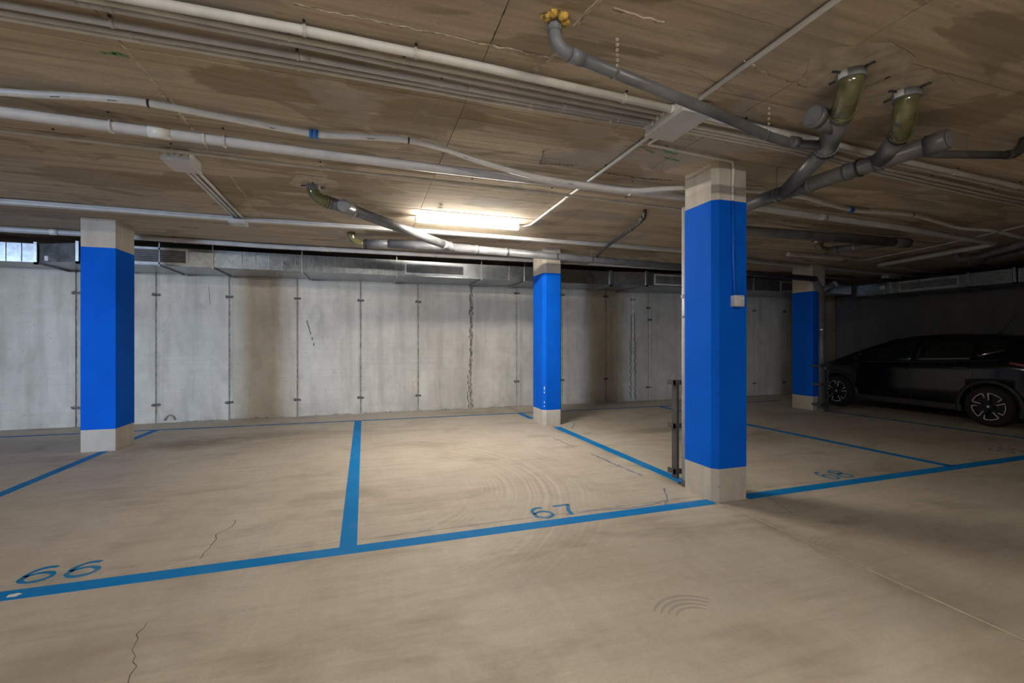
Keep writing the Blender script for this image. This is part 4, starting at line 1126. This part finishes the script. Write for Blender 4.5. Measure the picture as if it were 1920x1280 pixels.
def side_patch(name, mat, s0, s1, lo, hi, off, sides=(-1, 1), ns=14, nz=5, parent=car):
    for sg in sides:
        vs = []
        for i in range(ns + 1):
            s = s0 + (s1 - s0) * i / ns
            a, b = lo(s), hi(s)
            for k in range(nz + 1):
                z = a + (b - a) * k / nz
                vs.append((XC + sg * (side_x(s, z) + off), YN - s, z))
        fs = []
        for i in range(ns):
            for k in range(nz):
                f = (i * (nz + 1) + k, (i + 1) * (nz + 1) + k, (i + 1) * (nz + 1) + k + 1, i * (nz + 1) + k + 1)
                fs.append(f if sg < 0 else f[::-1])
        o = MB().add(vs, fs, True).obj(name, mat, parent)
        sd = o.modifiers.new('thick', 'SOLIDIFY'); sd.thickness = 0.004; sd.offset = -1
belt_lo = lambda s: zbelt(s) + 0.03
top_hi = lambda s: max(belt_lo(s) + 0.005, zbelt(s) + (zt(s) - zbelt(s)) * 0.80)
side_patch('side_window', 'carglass', 1.10, 2.06, belt_lo, top_hi, 0.004)
side_patch('side_window', 'carglass', 2.14, 2.92, belt_lo, top_hi, 0.004)
side_patch('quarter_window', 'carglass', 2.99, 3.32, lambda s: belt_lo(s) + 0.03 + (s - 2.99) * 0.3, top_hi, 0.004, ns=6)
# windscreen and rear screen follow the top surface
def top_patch(name, mat, s0, s1, off, frac=0.92):
    vs = []; ns, nx = 12, 12
    for i in range(ns + 1):
        s = s0 + (s1 - s0) * i / ns; r_ = wrf(s) * frac
        for k in range(nx + 1):
            x = -r_ + 2 * r_ * k / nx
            q = ring2(s)[11:]; z = float(np.interp(-abs(x), [-p[0] for p in q], [p[1] for p in q]))
            vs.append((XC + x, YN - s, z + off))
    fs = [(i * (nx + 1) + k, i * (nx + 1) + k + 1, (i + 1) * (nx + 1) + k + 1, (i + 1) * (nx + 1) + k) for i in range(ns) for k in range(nx)]
    MB().add(vs, fs, True).obj(name, mat, car)
top_patch('windscreen', 'carglass', 0.90, 1.72, 0.006)
top_patch('rear_screen', 'carglass', 3.60, 3.80, 0.008)
# door seams, sill, cladding, handles, mirrors
for s in (1.12, 2.10, 2.98):
    side_patch('door_gap', 'cartrim', s, s + 0.008, lambda q: 0.30, lambda q: zbelt(q) - 0.005, 0.0012, ns=1, nz=8)
side_patch('sill_cladding', 'cartrim', 1.10, 2.85, lambda q: 0.205, lambda q: 0.31, 0.012)
side_patch('belt_trim', 'cartrim', 1.08, 3.3, lambda q: zbelt(q) + 0.002, lambda q: zbelt(q) + 0.026, 0.007, nz=2)
for sg in (-1, 1):
    for s in (1.95, 2.84):
        z = zbelt(s) - 0.10; x = XC + sg * (side_x(s, z) + 0.012)
        MB().box(x - 0.012, x + 0.012, YN - s - 0.09, YN - s + 0.09, z - 0.013, z + 0.013).obj('door_handle', 'carpaint', car, bevel=0.006)
    x = XC + sg * (side_x(1.22, 1.0) + 0.10)
    mm = MB().tube([(x - sg * 0.09, YN - 1.22, 0.97), (x - sg * 0.03, YN - 1.20, 1.0), (x + sg * 0.02, YN - 1.20, 1.02), (x + sg * 0.07, YN - 1.21, 1.02), (x + sg * 0.10, YN - 1.22, 1.02)], [0.02, 0.05, 0.068, 0.062, 0.03], 12).obj('wing_mirror', 'carpaint', car)
    for y in (WF, WR):
        mb = MB(); n = 30; x0 = XC + sg * (side_x(YN - y, 0.62) - 0.03); x1 = XC + sg * (side_x(YN - y, 0.62) + 0.018)
        vs = []
        for k in range(n + 1):
            a = math.radians(-18 + 216 * k / n)
            for r_, x in ((0.366, x1), (0.425, x1 - sg * 0.008), (0.425, x0), (0.366, x0)):
                vs.append((x, y + r_ * math.cos(a), RT + r_ * math.sin(a)))
        fs = [(k * 4 + a, k * 4 + (a + 1) % 4, (k + 1) * 4 + (a + 1) % 4, (k + 1) * 4 + a) for k in range(n) for a in range(4)]
        mb.add(vs, fs, True); o = mb.obj('wheel_arch', 'cartrim', car); fix_normals(o)
    side_patch('tail_lamp', 'tail', 3.42, 3.80, lambda q: zbelt(q) - 0.10 + (3.8 - q) * 0.12, lambda q: zbelt(q) - 0.02, 0.006, sides=(sg,), ns=8, nz=4)
    side_patch('headlamp', 'chrome', 0.20, 0.52, lambda q: zbelt(q) - 0.12, lambda q: zbelt(q) - 0.03, 0.004, sides=(sg,), ns=8, nz=3)
MB().tube([(10.1, 4.72, 1.465), (10.1, 4.69, 1.515)], [0.03, 0.012], 10).obj('antenna_foot', 'cartrim', car)
MB().tube([(10.1, 4.69, 1.51), (10.1, 4.50, 1.80)], 0.0045, 6).obj('antenna', 'cartrim', car)
MB().box(XC - 0.45, XC + 0.45, YN - 3.66, YN - 3.50, 1.405, 1.43).obj('roof_spoiler', 'carpaint', car, bevel=0.01)
MB().box(XC - 0.26, XC + 0.26, YN - LEN - 0.008, YN - LEN + 0.05, 0.56, 0.66).obj('plate', 'label', car)

def wheel(y, sg, rot):
    xo = XC + sg * 0.875; ax = Vector((sg, 0, 0))
    tmb = MB()
    # tyre: revolve a rounded profile
    prof = [(0.222, -0.005), (0.235, 0.0), (0.285, -0.002), (0.305, -0.018), (RT, -0.045), (RT, -0.165), (0.305, -0.192), (0.24, -0.205)]
    n = 40; vs = []
    for k in range(n):
        a = 2 * PI * k / n
        for r_, x in prof: vs.append((xo + sg * x, y + r_ * math.cos(a), RT + r_ * math.sin(a)))
    m = len(prof)
    fs = [(k * m + j, k * m + j + 1, ((k + 1) % n) * m + j + 1, ((k + 1) % n) * m + j) for k in range(n) for j in range(m - 1)]
    w = tmb.add(vs, fs, True).obj('wheel', 'tyre', car); fix_normals(w)
    MB().tube([(xo - sg * 0.20, y, RT), (xo - sg * 0.055, y, RT)], 0.226, 36).obj('rim_barrel', 'rimdark', w)
    MB().ring((xo - sg * 0.02, y, RT), ax, 0.218, 0.232, 0.05, 40).obj('rim_lip', 'rimdark', w)
    sp = MB(); tr = MB()
    def P(r_, a, x): return (xo + sg * x, y + r_ * math.cos(a), RT + r_ * math.sin(a))
    for k in range(5):
        a = rot + 2 * PI * k / 5
        # dark twin spoke block between two openings
        poly = [(0.05, -0.5), (0.05, 0.5), (0.13, 0.22), (0.222, 0.135), (0.222, -0.135), (0.13, -0.22)]
        vs = [P(r_, a + b, -0.018) for r_, b in poly] + [P(r_, a + b, -0.05) for r_, b in poly]
        sp.add(vs, [tuple(range(6)), tuple(range(11, 5, -1))] + [(i, i + 6, (i + 1) % 6 + 6, (i + 1) % 6) for i in range(6)])
        # bright cut edge framing each opening
        c = a + PI / 5
        path = [(0.10, -0.40), (0.15, -0.42), (0.208, -0.46)] + [(0.210, -0.46 + 0.92 * q / 8) for q in range(1, 8)] + [(0.208, 0.46), (0.175, 0.47), (0.145, 0.50)]
        for (r0, b0), (r1, b1) in zip(path[:-1], path[1:]):
            tr.tube([P(r0, c + b0, -0.012), P(r1, c + b1, -0.012)], 0.0085, 6)
    sp.obj('spokes', 'rimdark', w); tr.obj('rim_trim', 'rimcut', w)
    MB().tube([(xo - sg * 0.04, y, RT), (xo - sg * 0.010, y, RT)], [0.06, 0.05], 20).obj('hub', 'rimdark', w)
    MB().tube([(xo - sg * 0.010, y, RT), (xo - sg * 0.007, y, RT)], 0.018, 12).obj('hub_badge', 'rimcut', w)
    MB().ring((xo - sg * 0.052, y, RT), ax, 0.05, 0.14, 0.006, 24).obj('brake_disc', 'rimdark', w)
for y, rot in ((WF, 0.35), (WR, 0.12)):
    for sg in (-1, 1): wheel(y, sg, rot)
